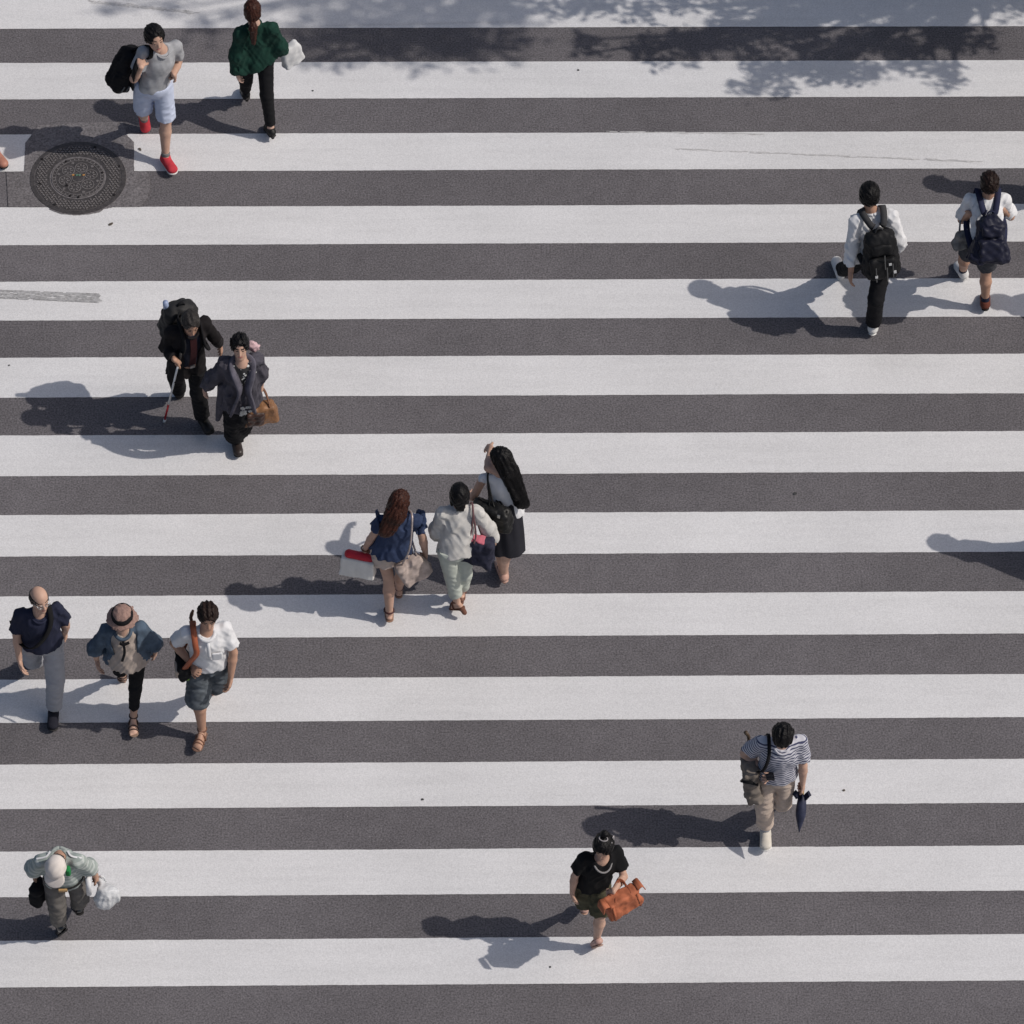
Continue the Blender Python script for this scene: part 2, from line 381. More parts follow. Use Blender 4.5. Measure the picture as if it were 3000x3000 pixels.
def make_body(c, name, label, mats, wt=1.0, hands={}, arm=1.0, leg=.88, thin_torso=1.0, toes=False):
    k = c.k; j = c.j; f = Fld(.008); ax = (c.r, c.f, c.up); g = thin_torso
    f.add(ell(j['pel'] + c.sp * .70, ax, (.130 * wt * k, .090 * wt * k, .150 * k)))
    f.add(ell(j['pel'] + c.sp * .36, ax, (.118 * wt * k * g, .090 * wt * k, .15 * k)), .04)
    f.add(ell(j['pel'] + c.sp * .0, (c.pr, c.pf, c.up), (.122 * wt * k, .082 * wt * k, .09 * k)), .04)
    h = j['head']
    f.add(cone(j['neck'] - c.up * .01 * k, h - c.hu * .05 * k - c.hf * .012 * k, .060 * k, .050 * k), .03)
    for s in 'RL':
        f.add(cone(j['neck'] - c.up * .022 * k, j['sh' + s], .038 * k, .040 * k), .03)
        f.add(cone(j['sh' + s], j['el' + s], .0385 * k * arm, .037 * k * arm), .02)
        m_ = j['el' + s] + (j['wr' + s] - j['el' + s]) * .3
        f.add(cone(j['el' + s], m_, .037 * k * arm, .039 * k * arm), .01); f.add(cone(m_, j['wr' + s], .039 * k * arm, .025 * k), .01)
        hand(f, c, s, **hands.get(s, {}))
        f.add(cone(j['hip' + s], j['kn' + s], .075 * k * leg, .050 * k * leg), .03)
        fs = c.foot[s]; cm = j['kn' + s] + (j['an' + s] - j['kn' + s]) * .33 - fs['d'] * .012 * k
        f.add(cone(j['kn' + s], cm, .049 * k * leg, .054 * k * leg), .015); f.add(cone(cm, j['an' + s], .054 * k * leg, .032 * k), .02)
        hb = j['an' + s] - fs['u'] * .048 * k - fs['d'] * .018 * k; tb = j['an' + s] - fs['u'] * .060 * k + fs['d'] * .125 * k
        f.add(cone(hb, tb, .030 * k, .040 * k, flat=(fs['u'], .6)), .02); f.add(cone(j['an' + s], tb, .030 * k, .022 * k), .02)
        for i in range(5 if toes else 0):
            o = fs['lat'] * (.030 - .0145 * i) * k * (1 if s == 'R' else -1) * -1
            f.add(cone(tb + o, tb + o + fs['d'] * (.050 - .006 * i) * k - fs['u'] * .004, .011 * k * (1.2 if i == 0 else 1), .009 * k), .006)
    q = .95 * k; hr, hf, hu = c.hr, c.hf, c.hu
    f.add(ell(h + hu * .030 * q - hf * .005 * q, (hr, hf, hu), (.076 * q, .096 * q, .086 * q)), .015)
    f.add(ell(h - hu * .035 * q + hf * .032 * q, (hr, hf, hu), (.060 * q, .062 * q, .088 * q)), .03)
    f.add(cone(h - hu * .05 * q + hf * .03 * q, h - hu * .108 * q + hf * .062 * q, .050 * q, .027 * q), .02)
    for s in (-1, 1):
        f.add(ell(h + hr * s * .075 * q - hu * .008 * q, (nrm(hr + hf * .3 * s), hf, hu), (.010 * q, .020 * q, .032 * q)), .006)
        f.sub(ell(h + hr * s * .032 * q + hf * .100 * q + hu * .008 * q, (hr, hf, hu), (.022 * q, .014 * q, .012 * q)), .012)
        f.add(ell(h + hr * s * .031 * q + hf * .079 * q + hu * .007 * q, (hr, hf, hu), (.013 * q, .013 * q, .011 * q)), .004)
    f.add(cone(h + hf * .090 * q + hu * .008 * q, h + hf * .108 * q - hu * .034 * q, .009 * q, .014 * q), .010)
    f.add(ell(h + hf * .086 * q - hu * .068 * q, (hr, hf, hu), (.024 * q, .012 * q, .010 * q)), .008)
    V, Q = f.mesh(); ce = V[Q].mean(1) - h; x, y, z = ce @ hr / q, ce @ hf / q, ce @ hu / q
    fm = np.zeros(len(Q), int); fr = y > .06
    fm[fr & (np.abs(np.abs(x) - .032) < .020) & (np.abs(z - .030) < .0065)] = 1
    fm[fr & (np.abs(np.abs(x) - .031) < .012) & (np.abs(z - .006) < .007)] = 1
    fm[fr & (np.abs(x) < .024) & (np.abs(z + .068) < .008)] = 2
    o = link_mesh(name, V, Q, mats, None, c.base, fmat=fm); c.root = o
    tag(o, label, 'person'); return o

def top(c, name, m, sl=.6, srad=(.066, .07, .06), hem=.06, ease=.014, wt=1.0, flare=0.0, fold=.003, blend=.03, neck=(.060, .07, .055), front=None, parent=None, lam=.11, both=None, shr=(.058, .054), flat=.69, tilt=0.0):
    k = c.k; j = c.j; f = Fld(.009); ax = (c.r, c.f, c.up); ease = ease * .75; hem = hem - .045; c.hem = hem
    srad = (min(srad[0], .053) if srad[0] < .08 else srad[0] * .9, srad[1] * .85, srad[2] * .90); fold = fold * .6; lam = lam * 1.15
    f.add(ell(j['pel'] + c.sp * .70, ax, ((.138 * wt + ease) * k, (.098 * wt + ease) * k, .175 * k)))
    b = j['pel'] - c.up * hem
    f.add(cone(j['pel'] + c.sp * .62, b, (.133 * wt + ease * .7) * k, (.142 * wt + ease + flare) * k, flat=(c.f, flat)), .04)
    for s in 'RL':
        L = sl if both is None else both[s]
        f.add(cone(j['neck'] - c.up * .02 * k, j['sh' + s], shr[0] * k, shr[1] * k), .035)
        a = j['sh' + s]; e = j['el' + s]; w_ = j['wr' + s]
        if L <= 1:
            p = a + (e - a) * L; f.add(cone(a, p + nrm(e - a) * .02, srad[0] * k, srad[1] * k, cuts=((p, nrm(e - a)),)), blend)
        else:
            f.add(cone(a, e, srad[0] * k, srad[1] * k), blend); p = e + (w_ - e) * (L - 1)
            f.add(cone(e, p + nrm(w_ - e) * .02, srad[1] * k, srad[2] * k, cuts=((p, nrm(w_ - e)),)), blend * .7)
    f.cut(b, -c.up + c.r * tilt)
    f.sub(ell(j['neck'] + c.up * .045 * k + c.f * .03 * k, ax, (neck[0] * k, neck[1] * k, neck[2] * k)), .006)
    if front: # open front: (half width at neck, half width at hem)
        f.sub(rbox(j['pel'] + c.sp * .30 + c.f * .16 * k, (c.r, c.f, c.up), (front[0] * k, .09 * k, .42 * k), .02, taper=front[1]), .01)
    f.noise(fold * .55, lam, c.up); f.crease(fold * 1.9, lam * .95, nrm(c.up + c.r * .5)); f.crease(fold * 1.4, lam * .7, nrm(c.up - c.r * .6)); f.noise(fold * .12, lam * .4)
    V, Q = f.mesh()
    # 'along' attribute for woven stripes
    t = (V - j['pel']) @ c.up
    for s in 'RL':
        a = j['sh' + s]; d = nrm(j['el' + s] - a); q = V - a; u = q @ d; dist = np.linalg.norm(q - u[:, None] * d, axis=1)
        side = q @ (c.r if s == 'R' else -c.r); mk_ = (side > .02 * k) & (dist < .10) & (u > -.02); t = np.where(mk_, .46 * k - u, t)
    return c.part(name, (V, Q), m, parent, attr=t)

def bottom(c, name, m, leg=2.0, rad=(.090, .072, .066, .062), ease=.012, wt=1.0, waist=None, fold=.004, blend=.02, lam=.10, parent=None, cuff=None):
    k = c.k; j = c.j; f = Fld(.009); fold = fold * .6
    if waist is None: waist = -(c.hem - .045) / k
    f.add(ell(j['pel'], (c.pr, c.pf, c.up), ((.136 * wt + ease * .5) * k, (.097 * wt + ease * .5) * k, .13 * k)))
    for s in 'RL':
        L = leg if not isinstance(leg, dict) else leg[s]
        a, e, w_ = j['hip' + s], j['kn' + s], j['an' + s]
        if L <= 1: p = a + (e - a) * L; f.add(cone(a, p + nrm(e - a) * .03, rad[0] * k, rad[1] * k, cuts=((p, nrm(e - a)),)), blend)
        else:
            f.add(cone(a, e, rad[0] * k, rad[1] * k), blend); p = e + (w_ - e) * (L - 1)
            f.add(cone(e, p + nrm(w_ - e) * .03, rad[2] * k, rad[3] * k, cuts=((p, nrm(w_ - e)),)), blend)
    f.cut(j['pel'] + c.up * waist * k, c.up)
    f.noise(fold * .5, lam); f.crease(fold * 1.7, lam, nrm(c.r * .8 + c.up * .5)); f.crease(fold * 1.3, lam * .8, nrm(c.r * .8 - c.up * .4))
    return c.part(name, f.mesh(), m, parent)

def skirt(c, name, m, length=.42, r=(.15, .19), flat=.75, fold=.005):
    k = c.k; f = Fld(.009); j = c.j; kn = (j['knR'] + j['knL']) / 2; d = nrm(nrm(kn - j['pel']) * .6 - c.up * .4); b = j['pel'] + d * length * k
    f.add(cone(j['pel'] + c.up * .12 * k, b + d * .02, r[0] * k, r[1] * k, flat=(c.pf, flat))); f.cut(b, d); f.noise(fold, .12, c.up)
    return c.part(name, f.mesh(), m)

def shoe(c, s, m, sole, name='shoe', low=False, heel=0.0, lace=None):
    k = c.k; fs = c.foot[s]; an = c['an' + s]; u, d, lat = fs['u'], fs['d'], fs['lat']; bo = an - u * .072 * k
    f = Fld(.0075)
    hb = an - u * .042 * k - d * .018 * k; tb = an - u * .052 * k + d * .140 * k
    f.add(cone(hb, tb, .042 * k, .049 * k, flat=(u, .72))); f.add(cone(an - d * .012 * k - u * .01 * k, an - u * .05 * k + d * .12 * k, .040 * k if not low else .030 * k, .030 * k), .03)
    if not low: f.add(cone(an - u * .03 * k, an + u * .006 * k, .040 * k, .042 * k), .02)
    else: f.sub(cone(an + u * .02 * k, an - u * .032 * k + d * .055 * k, .036 * k, .034 * k), .008)
    f.cut(bo, -u); f.cut(an + u * .012 * k, u)
    o = c.part(name, f.mesh(), m)
    g = Fld(.0075); g.add(cone(hb - u * .02 * k, tb - u * .016 * k, .043 * k, .052 * k, flat=(u, .72))); g.cut(bo - u * .001, u); g.cut(bo - u * .018 * k, -u)
    if heel: g.add(cone(hb - u * .02 * k, hb - u * heel * k, .026 * k, .018 * k), .008)
    c.part('sole', g.mesh(), sole, o)
    if lace:
        b = MB()
        for i in range(4):
            p = an + d * (.045 + .022 * i) * k - u * (.018 + .0075 * i) * k; b.tube([p + lat * .024 * k, p + u * .009 * k, p - lat * .024 * k], .0045, 6)
        b.build('laces', lace, o, c.base, True)
    return o

def sandal(c, s, m, sole, straps=(.02, .085, .125), ankle=True, heel=0.0):
    k = c.k; fs = c.foot[s]; an = c['an' + s]; u, d, lat = fs['u'], fs['d'], fs['lat']; bo = an - u * .072 * k
    hb = an - u * .062 * k - d * .022 * k; tb = an - u * .064 * k + d * .145 * k
    g = Fld(.0075); g.add(cone(hb, tb, .040 * k, .050 * k, flat=(u, .72))); g.cut(bo + u * .004, u); g.cut(bo - u * .016 * k, -u)
    if heel: g.add(cone(hb - u * .01 * k, hb - u * heel * k, .028 * k, .024 * k), .008)
    o = c.part('sandal', g.mesh(), sole)
    for t in straps:
        b = MB(); p = an + d * t * k; hh = .002 + .075 * max(0.0, 1 - t / .13) * .55
        pts = [p - u * .070 * k + lat * .042 * k, p - u * (.050 - hh) * k + lat * .032 * k, p - u * (.030 - hh) * k, p - u * (.050 - hh) * k - lat * .032 * k, p - u * .070 * k - lat * .042 * k]
        b.ribbon(spline(pts, 4), .018 * k, .006, d); b.build('strap', m, o, c.base, True)
    if ankle:
        b = MB(); q = an + u * .012 * k
        b.ribbon([q + (lat * math.cos(a) + d * math.sin(a)) * .040 * k for a in np.linspace(0, 2 * math.pi, 15)], .016, .006, lat); b.build('strap', m, o, c.base, True)
    return o

def sock(c, s, m, hgt=.09):
    k = c.k; f = Fld(.008); an = c['an' + s]; sh = nrm(c['kn' + s] - an); p = an + sh * hgt * k
    f.add(cone(an - sh * .03, p + sh * .02, .038 * k, .042 * k, cuts=((p, sh),))); return c.part('sock', f.mesh(), m)

def hair(c, m, style='short', length=.30, vol=1.0, fringe=0.0, drape=None, name='hair', tousle=.004):
    q = .95 * c.k; h = c['head']; hr, hf, hu = c.hr, c.hf, c.hu; f = Fld(.0075)
    if style == 'bald':
        f.add(ell(h + hu * .010 * q - hf * .012 * q, (hr, hf, hu), (.086 * q, .102 * q, .090 * q)))
        f.sub(ell(h + hu * .090 * q + hf * .035 * q, (hr, hf, hu), (.062 * q, .120 * q, .056 * q)), .006)
    else:
        f.add(ell(h + hu * .036 * q - hf * .006 * q, (hr, hf, hu), (.086 * vol * q, .104 * vol * q, .094 * vol * q)))
        f.add(ell(h - hu * .015 * q - hf * .030 * q, (hr, hf, hu), (.082 * vol * q, .076 * q, .075 * q)), .02)
    f.sub(ell(h + hf * .125 * q - hu * (.045 + fringe) * q, (hr, hf, hu), (.078 * q, .080 * q, .112 * q)), .01)
    if style in ('short', 'bald'):
        f.cut(h - hu * .070 * q, -hu); f.sub(ell(h - hu * .075 * q + hf * .05 * q, (hr, hf, hu), (.11 * q, .085 * q, .075 * q)), .01)
    if style == 'bob':
        for s in (-1, 1): f.add(cone(h + hr * .070 * s * q, h + hr * .072 * s * q - hu * .10 * q - hf * .02 * q, .030 * q, .020 * q), .02)
        f.add(cone(h - hf * .06 * q, h - hf * .075 * q - hu * .11 * q, .06 * q, .045 * q, flat=(hf, .5)), .03)
    if style == 'long':
        b = drape if drape is not None else -c.up * .6 - c.f * .15
        b = nrm(b); p0 = h - hf * .045 * q; p1 = h - hf * .085 * q - hu * .08 * q - c.f * .02; p2 = p1 + b * length * c.k
        f.add(cone(p0, p1, .088 * q, .098 * q, flat=(hf, .8)), .03); f.add(cone(p1, p2, .108 * q, .080 * q, flat=(c.f, .45)), .03)
        for s in (-1, 1):
            f.add(cone(h + hr * .068 * s * q, p1 + hr * .055 * s * q + b * length * .75 * c.k, .030 * q, .028 * q, flat=(c.f, .6)), .02)
    if style == 'ponytail':
        p0 = h - hf * .075 * q - hu * .07 * q; p1 = p0 - hf * .035 * q - hu * .05; p2 = p1 - UP * length * c.k - hf * .01 * q
        f.add(cone(h - hf * .05 * q - hu * .03 * q, p0, .055 * q, .026 * q), .03); f.add(cone(p0, p1, .026 * q, .042 * q), .01); f.add(cone(p1, p2, .042 * q, .024 * q), .02)
    if style in ('long', 'ponytail'): f.noise(tousle, .030, c.up if drape is None else nrm(drape)); f.noise(tousle * .5, .014, c.up)
    else: f.noise(tousle * .8, .035, c.hf); f.noise(tousle * .5, .014)
    return c.part(name, f.mesh(), m)

def collar(c, m, parent, r=.075, th=.010, lift=.0, rad2=.085, name='collar'):
    k = c.k; ce = c['neck'] + c.up * (.012 + lift) * k + c.f * .008 * k
    b = MB(); b.tube([ce + (c.r * math.cos(a) * r + c.f * math.sin(a) * rad2 - c.up * .028 * max(0, math.sin(a))) * k for a in np.linspace(-math.pi / 2, 1.5 * math.pi, 25)], th, 8)
    return b.build(name, m, parent, c.base, True)

# ------------------------------------------------------------------ bags
def bag_root(name, label, cat, VF, m, base):
    o = link_mesh(name, VF[0], VF[1], m, None, base); tag(o, label, cat); return o

def backpack(c, label, m, mstrap, size=(.15, .085, .23), drop=.0, pocket=None, offset=0.0, right_only=None, name='backpack', lean=0.0, detail=None, soft=.006, side=0.0, taper=.16):
    k = c.k; j = c.j; u = nrm(c.up + c.f * lean); fb = np.cross(u, c.r)
    ce = j['pel'] + c.sp * (.66 - drop) - fb * (.135 + size[1] + offset) * k + c.r * side
    f = Fld(.009); f.add(rbox(ce, (c.r, fb, u), [s * k for s in size], .06 * k, taper=taper)); f.add(ell(ce + u * size[2] * .55 * k, (c.r, fb, u), (size[0] * .85 * k, size[1] * 1.0 * k, size[2] * .52 * k)), .04)
    f.noise(soft, .10); f.noise(soft * .5, .045)
    base = np.array([ce[0], ce[1], ce[2] - size[2] * k]); o = bag_root(name, label, 'backpack', f.mesh(), m, base)
    g = Fld(.009); g.add(rbox(ce - fb * (size[1] + .012) * k - u * size[2] * .38 * k, (c.r, fb, u), (size[0] * .78 * k, .04 * k, size[2] * .48 * k), .03 * k)); g.noise(soft * .8, .08)
    V, Q = g.mesh(); link_mesh('front_pocket', V, Q, pocket or m, o, base)
    g = Fld(.009); g.add(rbox(ce - fb * (size[1] * .95) * k + u * size[2] * .45 * k, (c.r, fb, u), (size[0] * .62 * k, .035 * k, size[2] * .24 * k), .03 * k)); g.noise(soft * .8, .08)
    V, Q = g.mesh(); link_mesh('upper_pocket', V, Q, pocket or m, o, base)
    if detail:
        b = MB()
        for s, t in ((-.45, -.2), (.2, -.25), (.55, -.1), (.1, .35)):
            p = ce - fb * (size[1] + .058) * k + c.r * size[0] * s * k + u * size[2] * t * k; b.ribbon([p, p - u * .10 * k, p - u * .16 * k], .010, .004, fb)
        b.build('webbing', detail, o, base)
    for s in 'RL':
        if right_only and s != right_only: continue
        sg = 1 if s == 'R' else -1; sm = j['neck'] * .42 + j['sh' + s] * .58
        pts = [ce + fb * size[1] * k + c.r * sg * .03 * k + u * size[2] * 1.02 * k, ce + fb * size[1] * .9 * k + c.r * sg * .055 * k + u * size[2] * 1.10 * k, sm + c.up * .075 * k - c.f * .045 * k, sm + c.up * .080 * k + c.f * .02 * k, sm + c.f * .115 * k - c.up * .03 * k,
               sm + c.f * .135 * k - c.up * .14 * k + c.r * sg * .02 * k, j['pel'] + c.sp * .42 + c.r * sg * .175 * k + c.f * .05 * k, ce + fb * size[1] * .8 * k - u * size[2] * .75 * k + c.r * sg * size[0] * .95 * k]
        b = MB(); b.ribbon(spline(pts, 6), .058 * k, .014, -c.f); b.build('shoulder_strap', mstrap, o, base, True)
    b = MB(); t0 = ce + u * size[2] * 1.0 * k; b.ribbon(spline([t0 - c.r * .04, t0 + u * .045 - c.r * .02, t0 + u * .045 + c.r * .02, t0 + c.r * .04], 4), .022, .008, u); b.build('top_handle', mstrap, o, base, True)
    return o, ce

def hang_bag(name, label, cat, ce, size, az, m, taper=.12, grip=None, mh=None, loops=2, r=.02, noise=.004, tilt=0.0, roll=0.0, hr=.006, span=.5, hname='handle'):
    """soft bag: size = half width, half depth, half height; az = azimuth of the width axis; handles run up to the grip point"""
    wx = np.array([math.cos(R(az)), math.sin(R(az)), 0]); zz = nrm(UP + wx * math.tan(R(roll)) + np.cross(UP, wx) * math.tan(R(tilt))); wx = nrm(wx - zz * (wx @ zz)); dy = np.cross(zz, wx)
    f = Fld(.008); f.add(rbox(ce, (wx, dy, zz), size, r, taper=taper)); f.noise(noise * .8, .11); f.crease(noise * .5, .06)
    base = np.asarray(ce) - zz * size[2]
    o = bag_root(name, label, cat, f.mesh(), m, base)
    if grip is not None:
        for i in range(loops):
            sg = (1 if i else -1) if loops == 2 else 0
            a = ce + zz * size[2] * .97 - wx * size[0] * span + dy * size[1] * .6 * sg; b_ = ce + zz * size[2] * .97 + wx * size[0] * span + dy * size[1] * .6 * sg
            g = np.asarray(grip) + dy * .008 * sg
            b = MB(); b.tube(spline([a, a * .45 + g * .55 - wx * size[0] * .12, g - wx * .015, g + wx * .015, b_ * .45 + g * .55 + wx * size[0] * .12, b_], 6), hr, 6); b.build(hname, mh or m, o, base, True)
    return o, (wx, dy, zz), base

# ------------------------------------------------------------------ the setting: road, painted stripes, patch
def G(x, y, z=0.0): return at(x * 1.552795, y * 1.552795, z)          # a point of the 1932 px view on a level z
def asphalt_mat(name, c, seed=0.0):
    m = bpy.data.materials.new(name); m.use_nodes = True
    n = m.node_tree.nodes; l = m.node_tree.links; b = n['Principled BSDF']; b.inputs['Roughness'].default_value = 0.93; b.inputs['Specular IOR Level'].default_value = 0.2
    tc = n.new('ShaderNodeTexCoord'); mp = n.new('ShaderNodeMapping'); mp.inputs['Location'].default_value = (seed, seed * .7, 0); l.new(tc.outputs['Object'], mp.inputs['Vector'])
    def noise(sc, det, lo, hi, a, bb):
        t = n.new('ShaderNodeTexNoise'); t.inputs['Scale'].default_value = sc; t.inputs['Detail'].default_value = det; l.new(mp.outputs[0], t.inputs['Vector'])
        r = n.new('ShaderNodeMapRange'); r.inputs[1].default_value = lo; r.inputs[2].default_value = hi; r.inputs[3].default_value = a; r.inputs[4].default_value = bb
        l.new(t.outputs['Fac'], r.inputs[0]); return r.outputs[0]
    def mul(a, c_):
        q = n.new('ShaderNodeMath'); q.operation = 'MULTIPLY'; l.new(a, q.inputs[0]); l.new(c_, q.inputs[1]); return q.outputs[0]
    f = mul(mul(noise(0.55, 6, .3, .7, .87, 1.13), noise(62, 2, .25, .75, .54, 1.46)), noise(7, 4, .3, .7, .93, 1.07))
    v = n.new('ShaderNodeTexVoronoi'); v.inputs['Scale'].default_value = 42; l.new(mp.outputs[0], v.inputs['Vector'])
    sp = n.new('ShaderNodeMapRange'); sp.inputs[1].default_value = .0; sp.inputs[2].default_value = .22; sp.inputs[3].default_value = 1.0; sp.inputs[4].default_value = 0.0; l.new(v.outputs['Distance'], sp.inputs[0])
    sep = n.new('ShaderNodeSeparateColor'); l.new(v.outputs['Color'], sep.inputs[0])
    gt = n.new('ShaderNodeMath'); gt.operation = 'GREATER_THAN'; gt.inputs[1].default_value = .86; l.new(sep.outputs[0], gt.inputs[0])
    chip = mul(sp.outputs[0], gt.outputs[0])
    ad = n.new('ShaderNodeMath'); ad.operation = 'MULTIPLY_ADD'; ad.inputs[1].default_value = 1.1; l.new(chip, ad.inputs[0]); l.new(f, ad.inputs[2])
    mx = n.new('ShaderNodeVectorMath'); mx.operation = 'SCALE'; mx.inputs[0].default_value = c; l.new(ad.outputs[0], mx.inputs['Scale']); l.new(mx.outputs[0], b.inputs['Base Color'])
    t = n.new('ShaderNodeTexNoise'); t.inputs['Scale'].default_value = 110; t.inputs['Detail'].default_value = 2; l.new(mp.outputs[0], t.inputs['Vector'])
    bp = n.new('ShaderNodeBump'); bp.inputs['Strength'].default_value = .5; bp.inputs['Distance'].default_value = .006; l.new(t.outputs['Fac'], bp.inputs['Height']); l.new(bp.outputs[0], b.inputs['Normal'])
    return m
def paint_mat(name, c):
    m = bpy.data.materials.new(name); m.use_nodes = True
    n = m.node_tree.nodes; l = m.node_tree.links; b = n['Principled BSDF']; b.inputs['Roughness'].default_value = 0.8; b.inputs['Specular IOR Level'].default_value = 0.25
    tc = n.new('ShaderNodeTexCoord')
    def ramp(vec, sc, det, p0, p1, a, bb, rough=.5):
        t = n.new('ShaderNodeTexNoise'); t.inputs['Scale'].default_value = sc; t.inputs['Detail'].default_value = det; t.inputs['Roughness'].default_value = rough; l.new(vec, t.inputs['Vector'])
        r = n.new('ShaderNodeMapRange'); r.inputs[1].default_value = p0; r.inputs[2].default_value = p1; r.inputs[3].default_value = a; r.inputs[4].default_value = bb; l.new(t.outputs['Fac'], r.inputs[0]); return r.outputs[0]
    mp = n.new('ShaderNodeMapping'); mp.inputs['Scale'].default_value = (.25, 3.2, 1); l.new(tc.outputs['Object'], mp.inputs['Vector'])
    o = tc.outputs['Object']; f = None
    for s_ in (ramp(o, .8, 6, .3, .7, .935, 1.035), ramp(mp.outputs[0], 3.0, 5, .28, .55, .93, 1.0, .65), ramp(o, 80, 2, .25, .75, .87, 1.13), ramp(o, 26, 4, .24, .34, .80, 1.0, .7)):
        if f is None: f = s_
        else:
            q = n.new('ShaderNodeMath'); q.operation = 'MULTIPLY'; l.new(f, q.inputs[0]); l.new(s_, q.inputs[1]); f = q.outputs[0]
    mx = n.new('ShaderNodeVectorMath'); mx.operation = 'SCALE'; mx.inputs[0].default_value = c; l.new(f, mx.inputs['Scale']); l.new(mx.outputs[0], b.inputs['Base Color'])
    t = n.new('ShaderNodeTexNoise'); t.inputs['Scale'].default_value = 120; l.new(o, t.inputs['Vector'])
    bp = n.new('ShaderNodeBump'); bp.inputs['Strength'].default_value = .3; bp.inputs['Distance'].default_value = .004; l.new(t.outputs['Fac'], bp.inputs['Height']); l.new(bp.outputs[0], b.inputs['Normal'])
    return m
M_ASPH = asphalt_mat('asphalt', (.129, .120, .126)); M_PATCH = asphalt_mat('patch_asphalt', (.154, .143, .147), 13.0)
M_PAINT = paint_mat('road_paint', (.655, .647, .648))
tag(link_mesh('road', [(-300, -300, 0), (300, -300, 0), (300, 300, 0), (-300, 300, 0)], [(0, 1, 2, 3)], M_ASPH), kind='structure')
PIT = .9; YB = 5.908; XA, XB = -9.0, 9.5
def wob(x, s): return .0012 * math.sin(x * 1.3 + s) + .0007 * math.sin(x * 13.1 + s * 2.1) + random.uniform(-.0012, .0012)
for nn in range(-5, 18):
    yt = YB - PIT * (nn + .48655); yb = YB - PIT * (nn + 1.0); V = []; Fc = []
    xs = np.linspace(XA, XB, 620)
    for i, x in enumerate(xs): V += [(x, yb + wob(x, nn), .004), (x, yt + wob(x, nn + 9), .004)]
    for i in range(len(xs) - 1): Fc.append((2 * i, 2 * i + 2, 2 * i + 3, 2 * i + 1))
    tag(link_mesh('crosswalk_stripe', V, Fc, M_PAINT, smooth=False), kind='structure')
# newer asphalt round the manhole, over the third stripe
K2 = 1932 / 650.0
def Z2(x, y): return at(x / 2.972, 300 + y / 2.972, .008)
poly = [(70, 908), (55, 604), (210, 602), (214, 500), (222, 350), (276, 282), (330, 200), (700, 176), (1090, 172), (1098, 276), (1166, 345), (1168, 602), (1285, 606), (1306, 660), (1308, 740), (1285, 830), (1225, 908), (985, 912), (905, 928), (880, 950), (800, 970), (680, 982), (540, 972), (470, 950), (432, 930), (426, 912)]
pts = []
for i in range(len(poly)):
    a = np.array(poly[i], float); b_ = np.array(poly[(i + 1) % len(poly)], float); n_ = max(2, int(np.linalg.norm(b_ - a) / 16))
    for t in range(n_): q = a + (b_ - a) * t / n_ + np.random.RandomState(i * 91 + t).normal(size=2) * 1.3; pts.append(Z2(*q))
tag(link_mesh('road_patch', pts, [tuple(range(len(pts)))[::-1]], M_PATCH, smooth=False), kind='structure')

# tyre prints and scuffs on the paint
M_SCUFF = mat('tyre_rubber_mark', (.39, .385, .385), .9, .25, 30)
M_SCUFF2 = mat('dark_scuff', (.31, .305, .305), .9, .3, 30)
M_SCUFF3 = mat('faint_scuff', (.50, .49, .485), .9, .2, 30)
def mark(name, quads, m, z=.0062):
    V = []; Fc = []
    for iq, q in enumerate(quads):
        o = len(V); V += [G(x, y, z + iq * 1.5e-5) for x, y in q]; Fc.append((o + 3, o + 2, o + 1, o))
    tag(link_mesh(name, V, Fc, m, smooth=False), kind='structure')
rg = random.Random(3); Q = []; Q2 = []
for r_ in range(10):
    x = -30.0
    while x < 187 - rg.uniform(0, 3):
        L = rg.uniform(2.0, 9.0); y = 545.3 + .038 * (x + 30) + r_ * 1.78 * (.9 + .1 * (x + 30) / 220)
        if rg.random() > (.04 if r_ not in (3, 6) else .30): (Q if rg.random() < .72 else Q2).append([(x, y), (x + L, y + .038 * L), (x + L, y + .038 * L + 1.62), (x, y + 1.62)])
        x += L + rg.uniform(.02, .35)
mark('tyre_mark', Q2, M_SCUFF2)
mark('tyre_mark', Q, M_SCUFF)
def scuff(name, x0, y0, x1, y1, wd, n, m, dens=.8, curve=0.0):
    Q = []
    for i in range(n):
        t = (i + rg.random()) / n; x = x0 + (x1 - x0) * t; y = y0 + (y1 - y0) * t + curve * math.sin(t * math.pi); 
        if rg.random() > dens: continue
        L = (x1 - x0) / n * rg.uniform(2, 7); h_ = wd * rg.uniform(.12, .34); o = rg.gauss(0, wd * .16); sl_ = (y1 - y0) / (x1 - x0) * L
        Q.append([(x, y + o), (x + L, y + o + sl_), (x + L * .9, y + o + sl_ + h_), (x + L * .1, y + o + h_)])
    mark(name, Q, m)
scuff('tyre_scuff', 165, 1, 362, 22, 8, 120, M_SCUFF3, .95); scuff('tyre_scuff', 165, 1.2, 362, 22.2, 4.0, 50, M_SCUFF, .7)
scuff('tyre_scuff', 1270, 280, 1835, 304, 4.5, 150, M_SCUFF3, .6)
scuff('tyre_scuff', 1140, 247.5, 1430, 252, 4.0, 70, M_SCUFF3, .6)
scuff('tyre_scuff', 540, 50, 960, 40, 2.2, 120, M_PAINT, .8)

